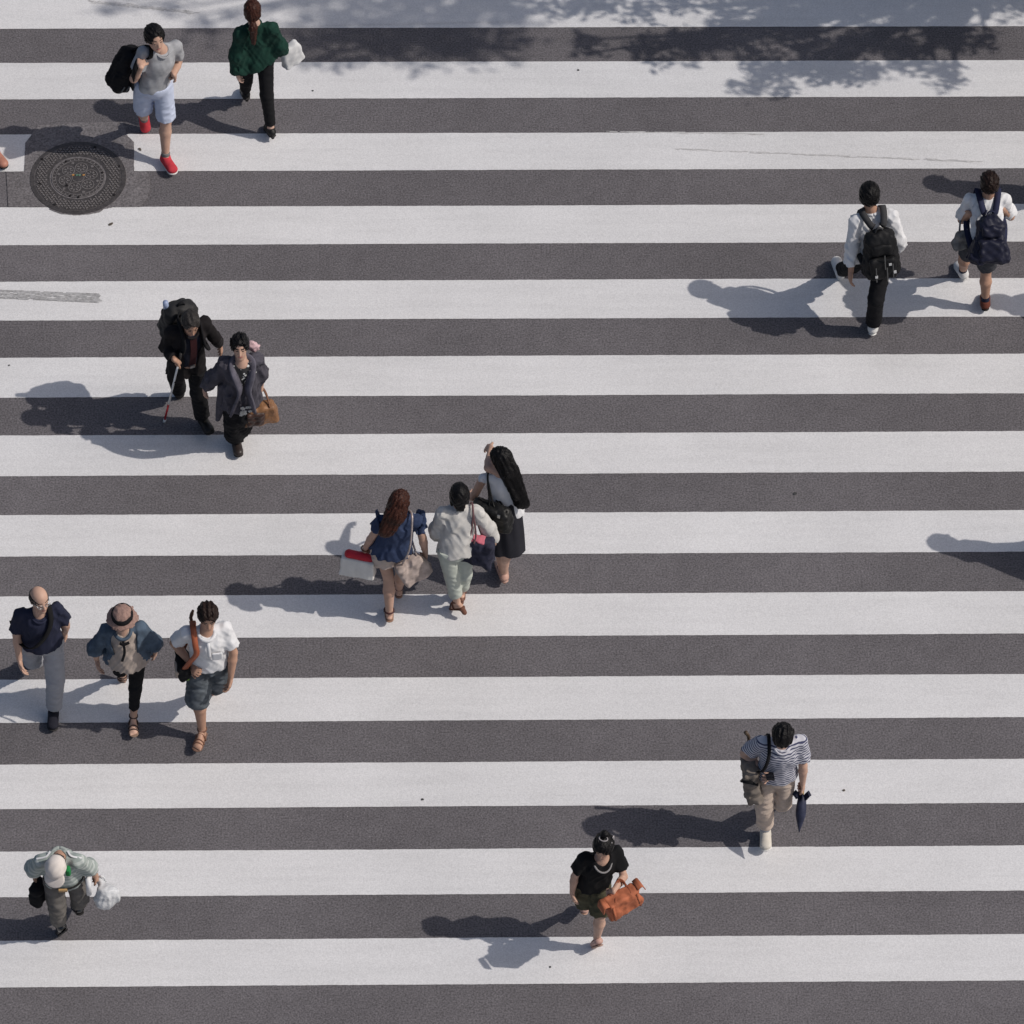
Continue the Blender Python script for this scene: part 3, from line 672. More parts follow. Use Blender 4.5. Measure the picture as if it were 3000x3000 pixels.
# ------------------------------------------------------------------ manhole cover
M_IRON = mat('cast_iron', (.060, .054, .054), .62, .3, 30, .4, 90, spec=.5, metal=.25)
M_IRON2 = mat('worn_iron', (.165, .150, .147), .55, .3, 45, .4, 110, spec=.5, metal=.25)
M_SEAM = mat('dark_gap', (.012, .011, .012), .9, .2)
def disc(mb, c, r0, r1, z0, z1, seg=72):
    V = []; Fc = []
    for i in range(seg):
        a = 2 * math.pi * i / seg; ca, sa = math.cos(a), math.sin(a)
        V += [(c[0] + r1 * ca, c[1] + r1 * sa, z0), (c[0] + r1 * ca, c[1] + r1 * sa, z1), (c[0] + r0 * ca, c[1] + r0 * sa, z1)]
    for i in range(seg):
        j = (i + 1) % seg; Fc += [(3 * i, 3 * j, 3 * j + 1, 3 * i + 1), (3 * i + 1, 3 * j + 1, 3 * j + 2, 3 * i + 2)]
    mb.add(V, Fc)
mc = Z2(680, 657); mc = np.array([mc[0], mc[1], 0.0]); RO = .445
b = MB(); disc(b, mc, RO - .040, RO, .004, .0125); mh = b.build('manhole_cover', M_IRON, None, mc)
tag(mh, 'round dark cast-iron double manhole cover with flower relief, set in a patch of newer asphalt', 'manhole cover')
def stud(b, x, y, a, l, w_, h, z): b.quadbox((mc[0] + x, mc[1] + y, z), ((math.cos(a), math.sin(a), 0), (-math.sin(a), math.cos(a), 0), UP), (l, w_, h))
b = MB(); disc(b, mc, .262, RO - .046, .004, .0105); b2 = MB()
r_ = .0
g_ = .031
for iy in range(-20, 21):
    for ix_ in range(-20, 21):
        x, y = (ix_ + .5 * (iy % 2)) * g_, iy * g_ * .86; rr = math.hypot(x, y)
        if .285 < rr < RO - .058: stud(b2, x, y, R(45) if (ix_ + iy) % 2 else R(-45), 0.0115, .0062, .0028, .013)
o1 = b.build('outer_lid', M_IRON, mh, mc); b2.build('tread_studs', M_IRON2, o1, mc)
b = MB(); disc(b, mc, .0, .246, .004, .011); o2 = b.build('inner_lid', M_IRON, mh, mc)
b = MB(); disc(b, mc, .236, .246, .010, .0145); disc(b, mc, .205, .212, .010, .0145)
for i in range(36):
    a = 2 * math.pi * i / 36; stud(b, .224 * math.cos(a), .224 * math.sin(a), a, .008, .006, .0020, .0125)
for i in range(6):
    a = 2 * math.pi * i / 6 + .3; cx, cy = .125 * math.cos(a), .125 * math.sin(a)
    disc(b, mc + np.array([cx, cy, 0]), .052, .060, .010, .0145, 28)
    for q in range(7):
        aa = 2 * math.pi * q / 7; stud(b, cx + .030 * math.cos(aa), cy + .030 * math.sin(aa), aa, .012, .0065, .002, .0125)
    stud(b, .185 * math.cos(a + .52), .185 * math.sin(a + .52), a, .012, .012, .002, .0125)
disc(b, mc, .052, .058, .010, .0145, 30)
b.build('flower_relief', M_IRON2, o2, mc)
b = MB(); disc(b, mc, .0, RO - .02, .0038, .0048); b.build('seam', M_SEAM, mh, mc)
for cx, colr in ((-.046, (.45, .22, .06)), (-.012, (.10, .20, .14)), (.014, (.12, .22, .16)), (.052, (.45, .23, .07))):
    b = MB(); stud(b, cx, .030, .4, .010, .008, .003, .0135); b.build('coloured_marker', mat('marker_tile', colr, .6, .1), o2, mc)
for a, r_ in ((.35, .40), (1.2, .40), (2.55, .41), (3.35, .36), (4.15, .39), (5.72, .40), (4.42, .235), (.25, .23), (4.75, .24), (2.1, .23), (3.9, .14)):
    b = MB(); disc(b, mc + np.array([r_ * math.cos(a), r_ * math.sin(a), 0]), 0, .0125, .004, .0175, 12); b.build('pick_hole', M_SEAM, mh, mc)


# ------------------------------------------------------------------ street trees beyond the frame; their crowns shade the top of the crossing
M_LEAF = mat('tree_leaf', (.060, .110, .035), .6, .4, 3.0); M_BARK = mat('tree_bark', (.16, .13, .10), .9, .3, 12, .8, 30)
def tree(label, base, clumps, seed, leaf=.05):
    rs = np.random.RandomState(seed); base = np.asarray(base, float)
    cent = np.array([c_[0] for c_ in clumps]).mean(0); zt = min(c_[0][2] for c_ in clumps) - .3
    b = MB(); fork = np.array([base[0] * .6 + cent[0] * .4, base[1] * .6 + cent[1] * .4, zt])
    b.tube(spline([base, base + (fork - base) * .35 + [0.05, .04, 0], fork], 6), list(np.linspace(.19, .12, 13)), 12)
    tr = b.build('trunk', M_BARK, None, base, True); tr.name = 'street_tree'; tag(tr, label, 'tree', 'street trees beside the crossing')
    b = MB()
    for c_, rad, dens in clumps:
        c_ = np.asarray(c_); mid = (fork + c_) / 2 + rs.normal(size=3) * .12; pts = spline([fork, mid, c_], 5); b.tube(pts, list(np.linspace(.055, .012, len(pts))), 6)
    b.build('branches', M_BARK, tr, base, True)
    V = []; n = 0
    for c_, rad, dens in clumps:
        m_ = int(dens * 620 * rad * rad / .16); sub = rs.normal(size=(7, 3)) * np.array([rad, rad, rad * .8]) * .55
        p = np.asarray(c_) + sub[rs.randint(0, 7, m_)] + rs.normal(size=(m_, 3)) * rad * .27
        d = rs.normal(size=(m_, 3)); d /= np.linalg.norm(d, axis=1)[:, None]; e = np.cross(d, rs.normal(size=(m_, 3))); e /= np.linalg.norm(e, axis=1)[:, None] + 1e-9
        s_ = (leaf * rs.uniform(.6, 1.25, m_))[:, None]
        V.append(np.stack([p - d * s_, p + e * s_ * .5, p + d * s_ * 1.1, p - e * s_ * .5], 1).reshape(-1, 3)); n += m_
    V = np.concatenate(V); Fq = np.arange(len(V)).reshape(-1, 4); link_mesh('crown', V, Fq, M_LEAF, tr, base, smooth=False)
    return tr
def shade(x, y, h): g = G(x, y); return np.array([g[0] - SUND[0] * h, g[1] - SUND[1] * h, h])
rs = np.random.RandomState(5); cl = []
for x, y, r_, d_ in ((1240, 88, .16, .9), (1300, 80, .20, 1.0), (1370, 78, .20, 1.0), (1450, 84, .24, 1.15), (1530, 72, .20, .9), (1590, 92, .22, 1.0), (1680, 78, .22, 1.0), (1760, 80, .20, .9), (1810, 62, .14, .8), (1440, 150, .17, .9), (1560, 138, .20, .9), (1640, 140, .13, .8), (1770, 135, .14, .7), (1800, 150, .10, .6),
                     (1110, 75, .09, .7), (1115, 100, .07, .7), (1220, 102, .08, .6), (1860, 70, .09, .6), (1420, 170, .10, .6), (1730, 128, .1, .6),
                     (1060, 5, .24, .9), (1120, -15, .28, 1.0), (1180, 15, .2, .8), (1330, 8, .28, 1.1), (1420, 12, .28, 1.1), (1500, 0, .26, 1.0), (1640, 28, .2, .7), (1700, 5, .28, 1.0), (1790, 10, .28, 1.0), (1870, 5, .28, .9),
                     (1000, -60, .34, .9), (1150, -90, .4, .9), (1300, -80, .4, 1.0), (1450, -90, .4, 1.0), (1600, -70, .42, 1.0), (1750, -90, .42, 1.0), (1900, -60, .4, 1.0), (1950, -10, .3, .8), (2050, 20, .34, .8), (1400, -200, .5, .8), (1650, -200, .5, .8), (1900, -180, .5, .8)):
    cl.append((shade(x, y, 3.7 + rs.uniform(-.6, .9)), r_ * 1.15, d_ * (1.7 if y > 45 else .95)))
c0 = np.mean([c_[0] for c_ in cl], 0)
tree('leafy street tree outside the upper right edge, casting dark dappled shade on the top stripes', (c0[0] + 1.2, c0[1] + 1.0, 0), cl, 3, .046)
cl = []
for x, y, r_, d_ in ((560, 95, .2, .35), (600, 85, .22, .5), (640, 90, .2, .5), (690, 80, .2, .5), (740, 85, .22, .55), (790, 88, .22, .55), (850, 78, .22, .6), (900, 95, .2, .6), (940, 75, .2, .5), (630, 25, .28, .8), (700, 20, .3, .8), (770, 22, .3, .9), (850, 18, .3, .9), (920, 12, .3, .8), (965, 30, .2, .6),
                     (220, 8, .14, .35), (190, 28, .10, .3), (330, 15, .14, .4), (370, 30, .12, .35), (350, 60, .1, .25), (395, 65, .12, .3), (420, 30, .12, .4), (300, -130, .3, .5), (450, -110, .35, .6), (580, -60, .3, .7), (700, -60, .4, .8), (850, -70, .4, .8), (980, -50, .36, .7), (600, -160, .5, .7), (850, -180, .5, .7)):
    hb = y > 70 and x > 600; cl.append((shade(x, y, (6.2 if hb else 7.4) + rs.uniform(-.6, .6)), r_ * 1.1, d_ * (1.6 if hb else .95)))
c0 = np.mean([c_[0] for c_ in cl], 0)
tree('taller thin-leaved street tree outside the top edge, casting the softer pale shade left of centre', (c0[0] + .8, c0[1] + 1.6, 0), cl, 8, .05)

# small litter on the road
M_DRY = mat('dry_leaf', (.09, .075, .06), .8, .3, 60); M_GUM = mat('chewing_gum', (.05, .05, .05), .8, .2)
def bit(name, label, cat, x, y, r_, m, ang=0.0, asp=.55, grp=None):
    p = G(x, y); b = MB(); V = []; rr = random.Random(x)
    n = 11
    for i in range(n):
        a = 2 * math.pi * i / n; q = r_ * rr.uniform(.75, 1.15); u, v = q * math.cos(a), q * asp * math.sin(a)
        V.append((p[0] + u * math.cos(ang) - v * math.sin(ang), p[1] + u * math.sin(ang) + v * math.cos(ang), .006 + .008 * rr.random() * (1 if name == 'fallen_leaf' else .1)))
    V += [(p[0], p[1], .014 if name == 'fallen_leaf' else .0085)]
    b.add(V, [(i, (i + 1) % n, n) for i in range(n)]); o = b.build(name, m, None, (p[0], p[1], .004), True); tag(o, label, cat, grp)
bit('fallen_leaf', 'small dark dry leaf on the white stripe just below the manhole cover', 'leaf', 209, 424, .028, M_DRY, .7)
bit('fallen_leaf', "small brown dry leaf on the white stripe by the runner's foot", 'leaf', 264, 283, .022, M_DRY, -1.0)
bit('fallen_leaf', 'tiny dark leaf on the white stripe right of the man in the striped shirt', 'leaf', 1592, 1492, .014, M_DRY, .2, .9)
bit('gum_spot', 'dark gum spot on the white stripe left of centre, well below the three women', 'gum spot', 797, 1509, .015, M_GUM, .2, .8)
bit('gum_spot', 'dark gum spot on the white stripe under the tree shade at the top', 'gum spot', 1091, 133, .013, M_GUM, 0, .9)
bit('gum_spot', 'small dark spot on the second white stripe right of the woman in the green poncho', 'gum spot', 590, 172, .012, M_GUM, 0, .9)
bit('gum_spot', 'dark oval spot on the asphalt right of the long-haired woman', 'gum spot', 1500, 932, .020, M_GUM, .8, .8)
bit('gum_spot', 'faint spot on the lowest white stripe below the woman with the orange bag', 'gum spot', 1038, 1825, .012, M_GUM, 0, .8)
bit('gum_spot', 'small spot on the white stripe at the left edge below the tyre print', 'gum spot', 17, 690, .010, M_GUM, 0, .9)

# ------------------------------------------------------------------ people
S_A = mat('skin', (.50, .315, .235), .55, .10, 12, spec=.35); S_B = mat('skin_tan', (.42, .245, .170), .55, .10, 12, spec=.35); S_C = mat('skin_fair', (.56, .37, .29), .55, .10, 12, spec=.35)
M_FEAT = mat('brows_and_eyes', (.03, .022, .02), .6, .1); M_LIP = mat('lips', (.42, .16, .14), .5, .1)
def skin(s): return [s, M_FEAT, M_LIP]
H_BLK = hairmat('black_hair', (.005, .0045, .005)); H_DBR = hairmat('dark_brown_hair', (.018, .010, .008)); H_BRN = hairmat('brown_hair', (.042, .015, .010)); H_GRY = hairmat('grey_hair', (.028, .025, .024))
WHT = fabric('white_cotton', (.68, .68, .69)); BLK = fabric('black_fabric', (.009, .009, .0105)); NAVY = fabric('navy_fabric', (.020, .023, .045)); SOLEW = mat('white_rubber', (.65, .64, .62), .7, .1); SOLEB = mat('dark_rubber', (.03, .028, .028), .8, .1)
LEATHB = mat('black_leather', (.009, .009, .009), .5, .25, 20, .15, 40, spec=.3); LEATHBR = mat('brown_leather', (.15, .065, .035), .45, .3, 20, .4, 60)
METAL = mat('steel', (.5, .5, .5), .35, .1, metal=.9)
Z1 = (280, 0, 2.972); Z3 = (2350, 480, 2.972); Z4 = (350, 850, 3.716); Z5 = (950, 1270, 3.019); Z6 = (0, 1690, 2.6466); A1 = (2050, 2090, 4.6); A2 = (1550, 2420, 4.293); A3 = (0, 2460, 4.6)
GRIP = dict(curl=(55, 70, 50)); FIST = dict(curl=(70, 85, 55)); RELAX = dict(curl=(18, 24, 18))

# --- man in grey t-shirt, hurrying down the crossing
c = Body(solve(Z1, 1.74, dict(head=(515, 340), neck=(555, 450), shR=(435, 480), shL=(675, 440), elR=(335, 690), wrR=(400, 570), tpR=(400, 500), elL=(715, 590), wrL=(685, 625), tpL=(672, 650), hipR=(430, 830), hipL=(590, 830), knR=(415, 975), anR=(425, 1050), toR=(440, 1170), knL=(615, 1060), anL=(615, 1390), toL=(690, 1505)),
               dict(anR=.16, toR=.03, elL=1.12, wrL=1.1, wrR=1.40, tpR=1.43, elR=1.16)), 1.74, (24, -4), Z1)
make_body(c, 'person', 'man in grey t-shirt, pale blue shorts and red running shoes beside the manhole cover', skin(S_A), hands=dict(R=FIST, L=GRIP), wt=.96, leg=1.0)
o = top(c, 't_shirt', fabric('grey_marl', (.34, .345, .36), var=.22), .62, (.064, .078, .06), .05, .012, .96); collar(c, fabric('grey_rib', (.30, .305, .32)), o, .068, .008)
bottom(c, 'shorts', fabric('pale_blue_cotton', (.50, .55, .68)), .93, (.090, .088, .066, .062), .012)
hair(c, H_BLK, 'short', vol=1.10, fringe=-.035, tousle=.006)
RED = fabric('red_mesh', (.50, .045, .060), var=.2)
for s in 'RL': sock(c, s, fabric('grey_sock', (.16, .16, .16)), .05); shoe(c, s, RED, SOLEW, lace=mat('coral_laces', (.75, .16, .10), .8, .1))
runner = c
# his backpack hangs from the right shoulder
k = c.k; ce = c.px(252, 585, c['shR'] * .6 + c['pel'] * .4, .16); u = nrm(c.up * .9 - c.r * .25); ax = (c.r, c.f, c.up); f = Fld(.009)
f.add(rbox(ce, (nrm(c.r + c.up * .2), c.f, nrm(c.up - c.r * .2)), (.098, .11, .245), .07, taper=.12)); f.noise(.007, .1); f.noise(.003, .04)
bp = bag_root('backpack', 'black backpack slung on the right shoulder of the man in the grey t-shirt', 'backpack', f.mesh(), BLK, ce - c.up * .26)
g = Fld(.009); g.add(rbox(ce - c.up * .20 + c.r * .02 - c.f * .01, (c.r, c.f, c.up), (.09, .105, .07), .05)); g.noise(.005, .08); V, Q = g.mesh(); link_mesh('bottom_pocket', V, Q, fabric('charcoal_nylon', (.03, .03, .032), .6), bp, ce - c.up * .26)
b = MB(); b.ribbon(spline([ce + c.up * .24 + c.f * .02 - c.r * .03, c['shR'] + c.up * .075 - c.r * .05, c['shR'] + c.f * .085 + c.up * .0 - c.r * .03, c['tpR'] + c.f * .0 - c.r * .01, c['wrR'] + c.r * .06 - c.up * .06, ce - c.up * .2 + c.f * .1 - c.r * .06], 7), .05, .012, c.f); b.build('shoulder_strap', BLK, bp, ce - c.up * .26, True)
b = MB()
for q in (-.02, .03): b.tube([ce + c.f * .125 - c.up * .13 + c.r * q, ce + c.f * .128 - c.up * .19 + c.r * (q + .03)], .007, 6)
b.build('webbing', fabric('grey_webbing', (.12, .12, .12)), bp, ce - c.up * .26)

# --- woman in dark green cape, walking up
c = Body(solve(Z1, 1.62, dict(head=(1365, 100), neck=(1390, 215), shL=(1285, 300), shR=(1495, 268), elL=(1225, 480), wrL=(1235, 640), tpL=(1255, 720), elR=(1600, 390), wrR=(1660, 470), tpR=(1690, 520), hipL=(1350, 590), hipR=(1460, 590), knL=(1310, 690), anL=(1305, 790), toL=(1290, 760), knR=(1490, 830), anR=(1525, 1110), toR=(1500, 1130)),
               dict(anL=.16, toL=.03, anR=.13, toR=.03), ('knL', 'hipL', 'hipR', 'toR', 'toL')), 1.62, (183, 12), Z1)
make_body(c, 'person', 'woman with brown ponytail in dark green cape top and black trousers, walking away', skin(S_C), hands=dict(L=RELAX, R=GRIP), wt=.88, leg=.70)
GRN = fabric('dark_green_knit', (.009, .037, .027), var=.25)
o = top(c, 'cape', GRN, both=dict(L=1.86, R=1.9), srad=(.046, .072, .080), hem=.085, ease=.014, wt=.88, flare=.085, fold=.007, blend=.085, lam=.085, flat=.62, shr=(.050, .042), tilt=.32)
collar(c, GRN, o, .058, .012, .02, .066)
bottom(c, 'trousers', BLK, dict(R=1.88, L=1.88), (.084, .064, .064, .050), .006, .95)
hair(c, H_BRN, 'ponytail', .20, vol=1.04)
for s in 'RL': shoe(c, s, LEATHB, SOLEB, low=True, heel=.055)
b = MB(); fs = c.foot['R']; b.ribbon([c['anR'] + fs['u'] * .0 + (fs['lat'] * math.cos(a) + fs['d'] * math.sin(a)) * .038 for a in np.linspace(0, 6.28, 13)], .012, .005, fs['lat']); b.build('ankle_strap', LEATHB, c.root, c.base)
ce = c.px(1705, 450, c['wrR'], .02) - UP * .0
hang_bag('carrier_bag', 'small white carrier bag on the right arm of the woman in the green cape', 'bag', ce + np.array([0, 0, -.03]), (.10, .045, .135), 35, fabric('white_paper', (.60, .60, .60)), .1, c['wrR'] + UP * .02, loops=2, r=.025, noise=.007, roll=-12)

# --- youth in white shirt with black backpack, walking up
c = Body(solve(Z3, 1.74, dict(head=(585, 275), neck=(600, 420), shL=(490, 500), shR=(780, 470), elL=(435, 720), wrL=(425, 930), tpL=(410, 1085), elR=(835, 650), wrR=(845, 720), tpR=(845, 730), hipL=(580, 900), hipR=(690, 900), knL=(440, 900), anL=(340, 930), toL=(285, 790), knR=(645, 1170), anR=(620, 1400), toR=(625, 1360)),
               dict(anR=.12, toR=.03), ('hipL', 'hipR', 'toR', 'knL', 'wrR', 'tpR')), 1.74, (178, 12), Z3)
make_body(c, 'person', 'youth with black hair in white long-sleeved shirt and black trousers, wearing a black backpack', skin(S_B), hands=dict(L=RELAX, R=GRIP), wt=.92)
o = top(c, 'shirt', WHT, both=dict(L=1.72, R=1.9), srad=(.070, .075, .075), hem=.10, ease=.022, wt=.95, fold=.008); collar(c, WHT, o, .060, .016, .012, .068)
bottom(c, 'trousers', BLK, dict(R=1.90, L=1.86), (.088, .072, .070, .068), .010, .94)
hair(c, H_BLK, 'short', vol=1.12, fringe=.01)
for s in 'RL': shoe(c, s, fabric('white_canvas', (.66, .65, .63)), SOLEW)
bp, ce = backpack(c, 'black backpack with grey webbing on the back of the youth in the long-sleeved white shirt', fabric('black_nylon', (.009, .009, .010), .6), fabric('dark_grey_webbing', (.045, .045, .048)), (.15, .085, .235), .25, detail=fabric('grey_cord', (.10, .10, .10)), side=.02)
M_REFL = fabric('white_patch', (.6, .6, .6))
for p_, q_ in (((-.07, -.60)), ((.06, -.1)), ((.10, -.5))): pp = ce - nrm(np.cross(c.up, c.r)) * .145 + c.r * p_ + c.up * q_ * .25; b = MB(); b.quadbox(pp, (c.r, c.f, c.up), (.012, .006, .012)); b.build('reflector', M_REFL, bp, np.array([ce[0], ce[1], ce[2] - .235 * c.k]))


# --- boy in white t-shirt and shorts with navy backpack, walking up
c = Body(solve(Z3, 1.66, dict(head=(1630, 170), neck=(1615, 290), shL=(1460, 340), shR=(1760, 320), elL=(1390, 490), wrL=(1450, 440), tpL=(1480, 400), elR=(1815, 460), wrR=(1760, 400), tpR=(1730, 370), hipL=(1510, 780), hipR=(1620, 780), knL=(1410, 790), anL=(1400, 930), toL=(1345, 850), knR=(1600, 930), anR=(1595, 1190), toR=(1590, 1150)),
               dict(anR=.12, toR=.03, wrL=1.15, wrR=1.15, anL=.11), ('hipL', 'hipR', 'toR', 'wrL', 'tpL', 'wrR', 'tpR')), 1.66, (184, 12), Z3)
make_body(c, 'person', 'boy in white t-shirt and shorts at the right edge, wearing a navy backpack', skin(S_B), hands=dict(L=FIST, R=FIST), wt=.92, leg=1.0)
o = top(c, 't_shirt', WHT, .82, (.070, .086, .06), .06, .022, .96, fold=.007); collar(c, WHT, o, .064, .010)
bottom(c, 'shorts', fabric('grey_shorts', (.05, .052, .06)), .72, (.095, .090, .066, .062), .012, .95)
hair(c, H_DBR, 'short', vol=1.06, fringe=.006, tousle=.006)
RUST = fabric('rust_suede', (.14, .045, .03))
for s in 'RL': sock(c, s, NAVY, .075); shoe(c, s, RUST if s == 'R' else fabric('white_trainer', (.62, .61, .6)), SOLEB if s == 'R' else SOLEW)
backpack(c, 'navy rucksack on the back of the boy in white t-shirt and shorts', fabric('navy_nylon', (.014, .015, .030), .5), fabric('navy_webbing', (.022, .025, .055)), (.145, .10, .215), .34, soft=.008, taper=.42)
ce = c.px(1395, 650, c['elL'] * .5 + c['hipL'] * .5, -.06)
hang_bag('drawstring_bag', "grey drawstring bag hanging at the left side of the boy with the navy backpack", 'bag', ce, (.075, .05, .10), 20, fabric('grey_mesh_bag', (.17, .17, .17), var=.4), .35, c['elL'] + UP * .05 - c.r * .0, loops=1, r=.04, noise=.008, hr=.010)

# --- man with white cane and backpack
c = Body(solve(Z4, 1.67, dict(head=(775, 365), neck=(760, 450), shR=(550, 450), shL=(920, 350), elR=(510, 650), wrR=(605, 740), tpR=(680, 800), elL=(1030, 520), wrL=(1085, 590), tpL=(1120, 700), hipR=(640, 850), hipL=(830, 850), knR=(615, 950), anR=(650, 1090), toR=(670, 1190), knL=(860, 1130), anL=(915, 1430), toL=(985, 1530)),
               dict(anR=.14, toR=.03, elR=1.15, wrR=1.13, tpR=1.10)), 1.67, (14, 18), Z4)
blind = c
make_body(c, 'person', 'man in dark jacket with a white cane, one hand on the shoulder of a woman', skin(S_B), hands=dict(R=FIST, L=dict(curl=(12, 20, 20))), wt=1.0)
o = top(c, 'shirt', fabric('dark_navy_shirt', (.016, .018, .030)), .3, (.03, .03, .03), .02, .004, .96, shr=(.04, .03))
b = MB(); b.ribbon(spline([c['neck'] + c.f * .085 - c.up * .02, c['pel'] + c.sp * .62 + c.f * .122, c['pel'] + c.sp * .18 + c.f * .118], 5), .06, .006, c.f); b.build('tie', fabric('dark_red_tie', (.035, .010, .012)), o, c.base)
JK = fabric('dark_jacket', (.013, .011, .012), var=.25)
o = top(c, 'jacket', JK, 1.88, (.066, .064, .056), .23, .026, .96, .03, .006, front=(.07, -.25), neck=(.07, .085, .055)); collar(c, JK, o, .074, .011, .004, .080)
bottom(c, 'trousers', BLK, 1.92, (.092, .076, .072, .070), .010)
b = MB(); b.quadbox(c['pel'] + c.up * .07 + c.f * .128, (c.r, c.f, c.up), (.022, .006, .016)); b.build('belt_buckle', METAL, c.root, c.base)
hair(c, H_GRY, 'short', vol=1.03, fringe=-.032)
for s in 'RL': shoe(c, s, LEATHB, SOLEB)
bp, ce = backpack(c, 'bulky black backpack on the back of the man with the white cane', fabric('worn_black_nylon', (.024, .0235, .024), .6, var=.3), BLK, (.165, .095, .185), -.06, soft=.004, side=-.0)
b = MB(); q = ce + c.up * .10 + c.r * .11 - c.f * .05; b.tube([q, q + c.up * .11 + c.r * .015], [.028, .024], 10); b.build('water_bottle', mat('pale_blue_plastic', (.30, .36, .52), .3, .1), bp, np.array([ce[0], ce[1], ce[2] - .21 * c.k]), True)
gp = c['wrR'] * .45 + c['tpR'] * .55; tip = at(350 + 488 / 3.716, 850 + 1435 / 3.716, .012); topc = gp + nrm(gp - tip) * .13
b = MB(); b.tube([gp * 1 + (tip - gp) * .03, tip * .32 + gp * .68, tip * .70 + gp * .30], .0095, 10); cn = b.build('white_cane', mat('white_lacquer', (.72, .72, .72), .4, .05), None, tip, True); tag(cn, 'long white cane with red lower section, held by the man in the dark jacket', 'cane')
b = MB(); b.tube([tip * .70 + gp * .30, tip * .955 + gp * .045], .0096, 10); b.build('red_section', mat('red_lacquer', (.42, .02, .03), .4, .05), cn, tip, True)
b = MB(); b.tube([tip * .955 + gp * .045, tip], [.013, .015], 10); b.build('tip', mat('white_nylon', (.66, .66, .66), .5, .05), cn, tip, True)
b = MB(); b.tube([topc, gp + (tip - gp) * .03], .0135, 10); b.build('grip', SOLEB, cn, tip, True)

# --- woman leading him, grey cardigan
c = Body(solve(Z4, 1.55, dict(head=(1310, 610), neck=(1340, 790), shR=(1170, 790), shL=(1480, 750), elR=(1010, 960), wrR=(930, 1070), tpR=(915, 1160), elL=(1540, 900), wrL=(1545, 1020), tpL=(1545, 1120), hipR=(1170, 1180), hipL=(1340, 1180), knR=(1230, 1400), anR=(1270, 1640), toR=(1300, 1780), knL=(1330, 1350), anL=(1330, 1480), toL=(1335, 1530)),
               dict(anL=.14, toL=.03, wrL=.80, tpL=.70), ('knR', 'knL', 'anL', 'toL', 'hipR', 'hipL')), 1.55, (2, -10), Z4)
make_body(c, 'person', 'woman in draped grey cardigan and wide black trousers, leading the man with the cane', skin(S_A), hands=dict(R=RELAX, L=GRIP), wt=.98)
top(c, 'blouse', spotmat('black_floral', (.02, .02, .022), (.62, .62, .6), 26, .30), .3, (.03, .03, .03), .20, .006, 1.0, shr=(.04, .03))
CG = fabric('grey_cardigan', (.072, .068, .084), var=.22)
o = top(c, 'cardigan', CG, both=dict(R=1.80, L=1.45), srad=(.068, .074, .062), hem=.24, ease=.03, wt=1.0, flare=.05, fold=.011, lam=.09, front=(.04, -.9), neck=(.068, .085, .07), blend=.05)
b = MB()
for s, x in ((1, .055), (-1, -.055)):
    pts = spline([c['neck'] - c.f * .07 + c.up * .03, c['neck'] + c.r * s * .085 + c.up * .02, c['neck'] + c.r * x * 1.3 + c.f * .10 - c.up * .06, c['pel'] + c.sp * .55 + c.r * x * .6 + c.f * .165, c['pel'] + c.sp * .18 + c.r * x * 1.1 + c.f * .17, c['pel'] - c.up * .16 + c.r * x * 1.7 + c.f * .15], 5)
    b.ribbon(pts, .075, .022, c.f + c.up * .3)
b.build('shawl_collar', fabric('grey_shawl', (.10, .095, .12), var=.25), o, c.base, True)
f = Fld(.009); a_ = c['pel'] + c.sp * .15 + c.r * .12; b_ = c['pel'] - c.up * .40 + c.r * .20 + c.f * .05; f.add(cone(a_, b_, .085, .022, flat=(c.f, .55))); f.crease(.005, .07, c.up); c.part('cardigan_tail', f.mesh(), CG, o)
bottom(c, 'trousers', BLK, 1.84, (.088, .088, .090, .105), .014, .98, fold=.007)
hair(c, H_BLK, 'short', vol=1.12, fringe=-.028, tousle=.008)
for s in 'RL': shoe(c, s, mat('brown_black_leather', (.032, .024, .022), .4, .2), SOLEB)
p = c.px(1450, 610, c['shL'], .02); f = Fld(.009); f.add(ell(p, (nrm([1, 0, .6]), np.array([0, 1., 0]), nrm([-.6, 0, 1])), (.055, .035, .075))); f.noise(.006, .05); c.part('pink_scarf', f.mesh(), fabric('pale_pink', (.58, .40, .42)))
b = MB(); rr = random.Random(4)
for i in range(14):
    q = c['pel'] + c.f * .165 + c.r * rr.uniform(-.09, .02) - c.up * rr.uniform(.04, .20); a0 = rr.uniform(0, 1)
    for t in range(5): a = a0 + t * 1.257; e = q + (c.r * math.cos(a) + c.up * math.sin(a)) * .012; b.quadbox(e, (c.r, c.f, c.up), (.006, .003, .006))
b.build('flower_print', fabric('white_print', (.58, .58, .56)), c.root, c.base)
gp = c['wrL'] * .4 + c['tpL'] * .6; ce = c.px(1535, 1215, gp, .0); ce = np.array([ce[0] , ce[1], gp[2] - .21])
o, fr_, ba = hang_bag('handbag', 'tan and brown leather handbag in the left hand of the woman in the grey cardigan', 'handbag', ce, (.145, .07, .115), 12, mat('tan_leather', (.23, .115, .055), .5, .3, 14, .4, 50), .18, gp, LEATHBR, 2, .03, .005, tilt=-8, hr=.008)
f = Fld(.008); f.add(rbox(ce - fr_[0] * .055 - fr_[1] * .055 - fr_[2] * .01, fr_, (.085, .03, .10), .025)); f.noise(.005, .06); V, Q = f.mesh(); link_mesh('front_flap', V, Q, mat('dark_brown_leather', (.050, .026, .020), .5, .3, 14), o, ba)

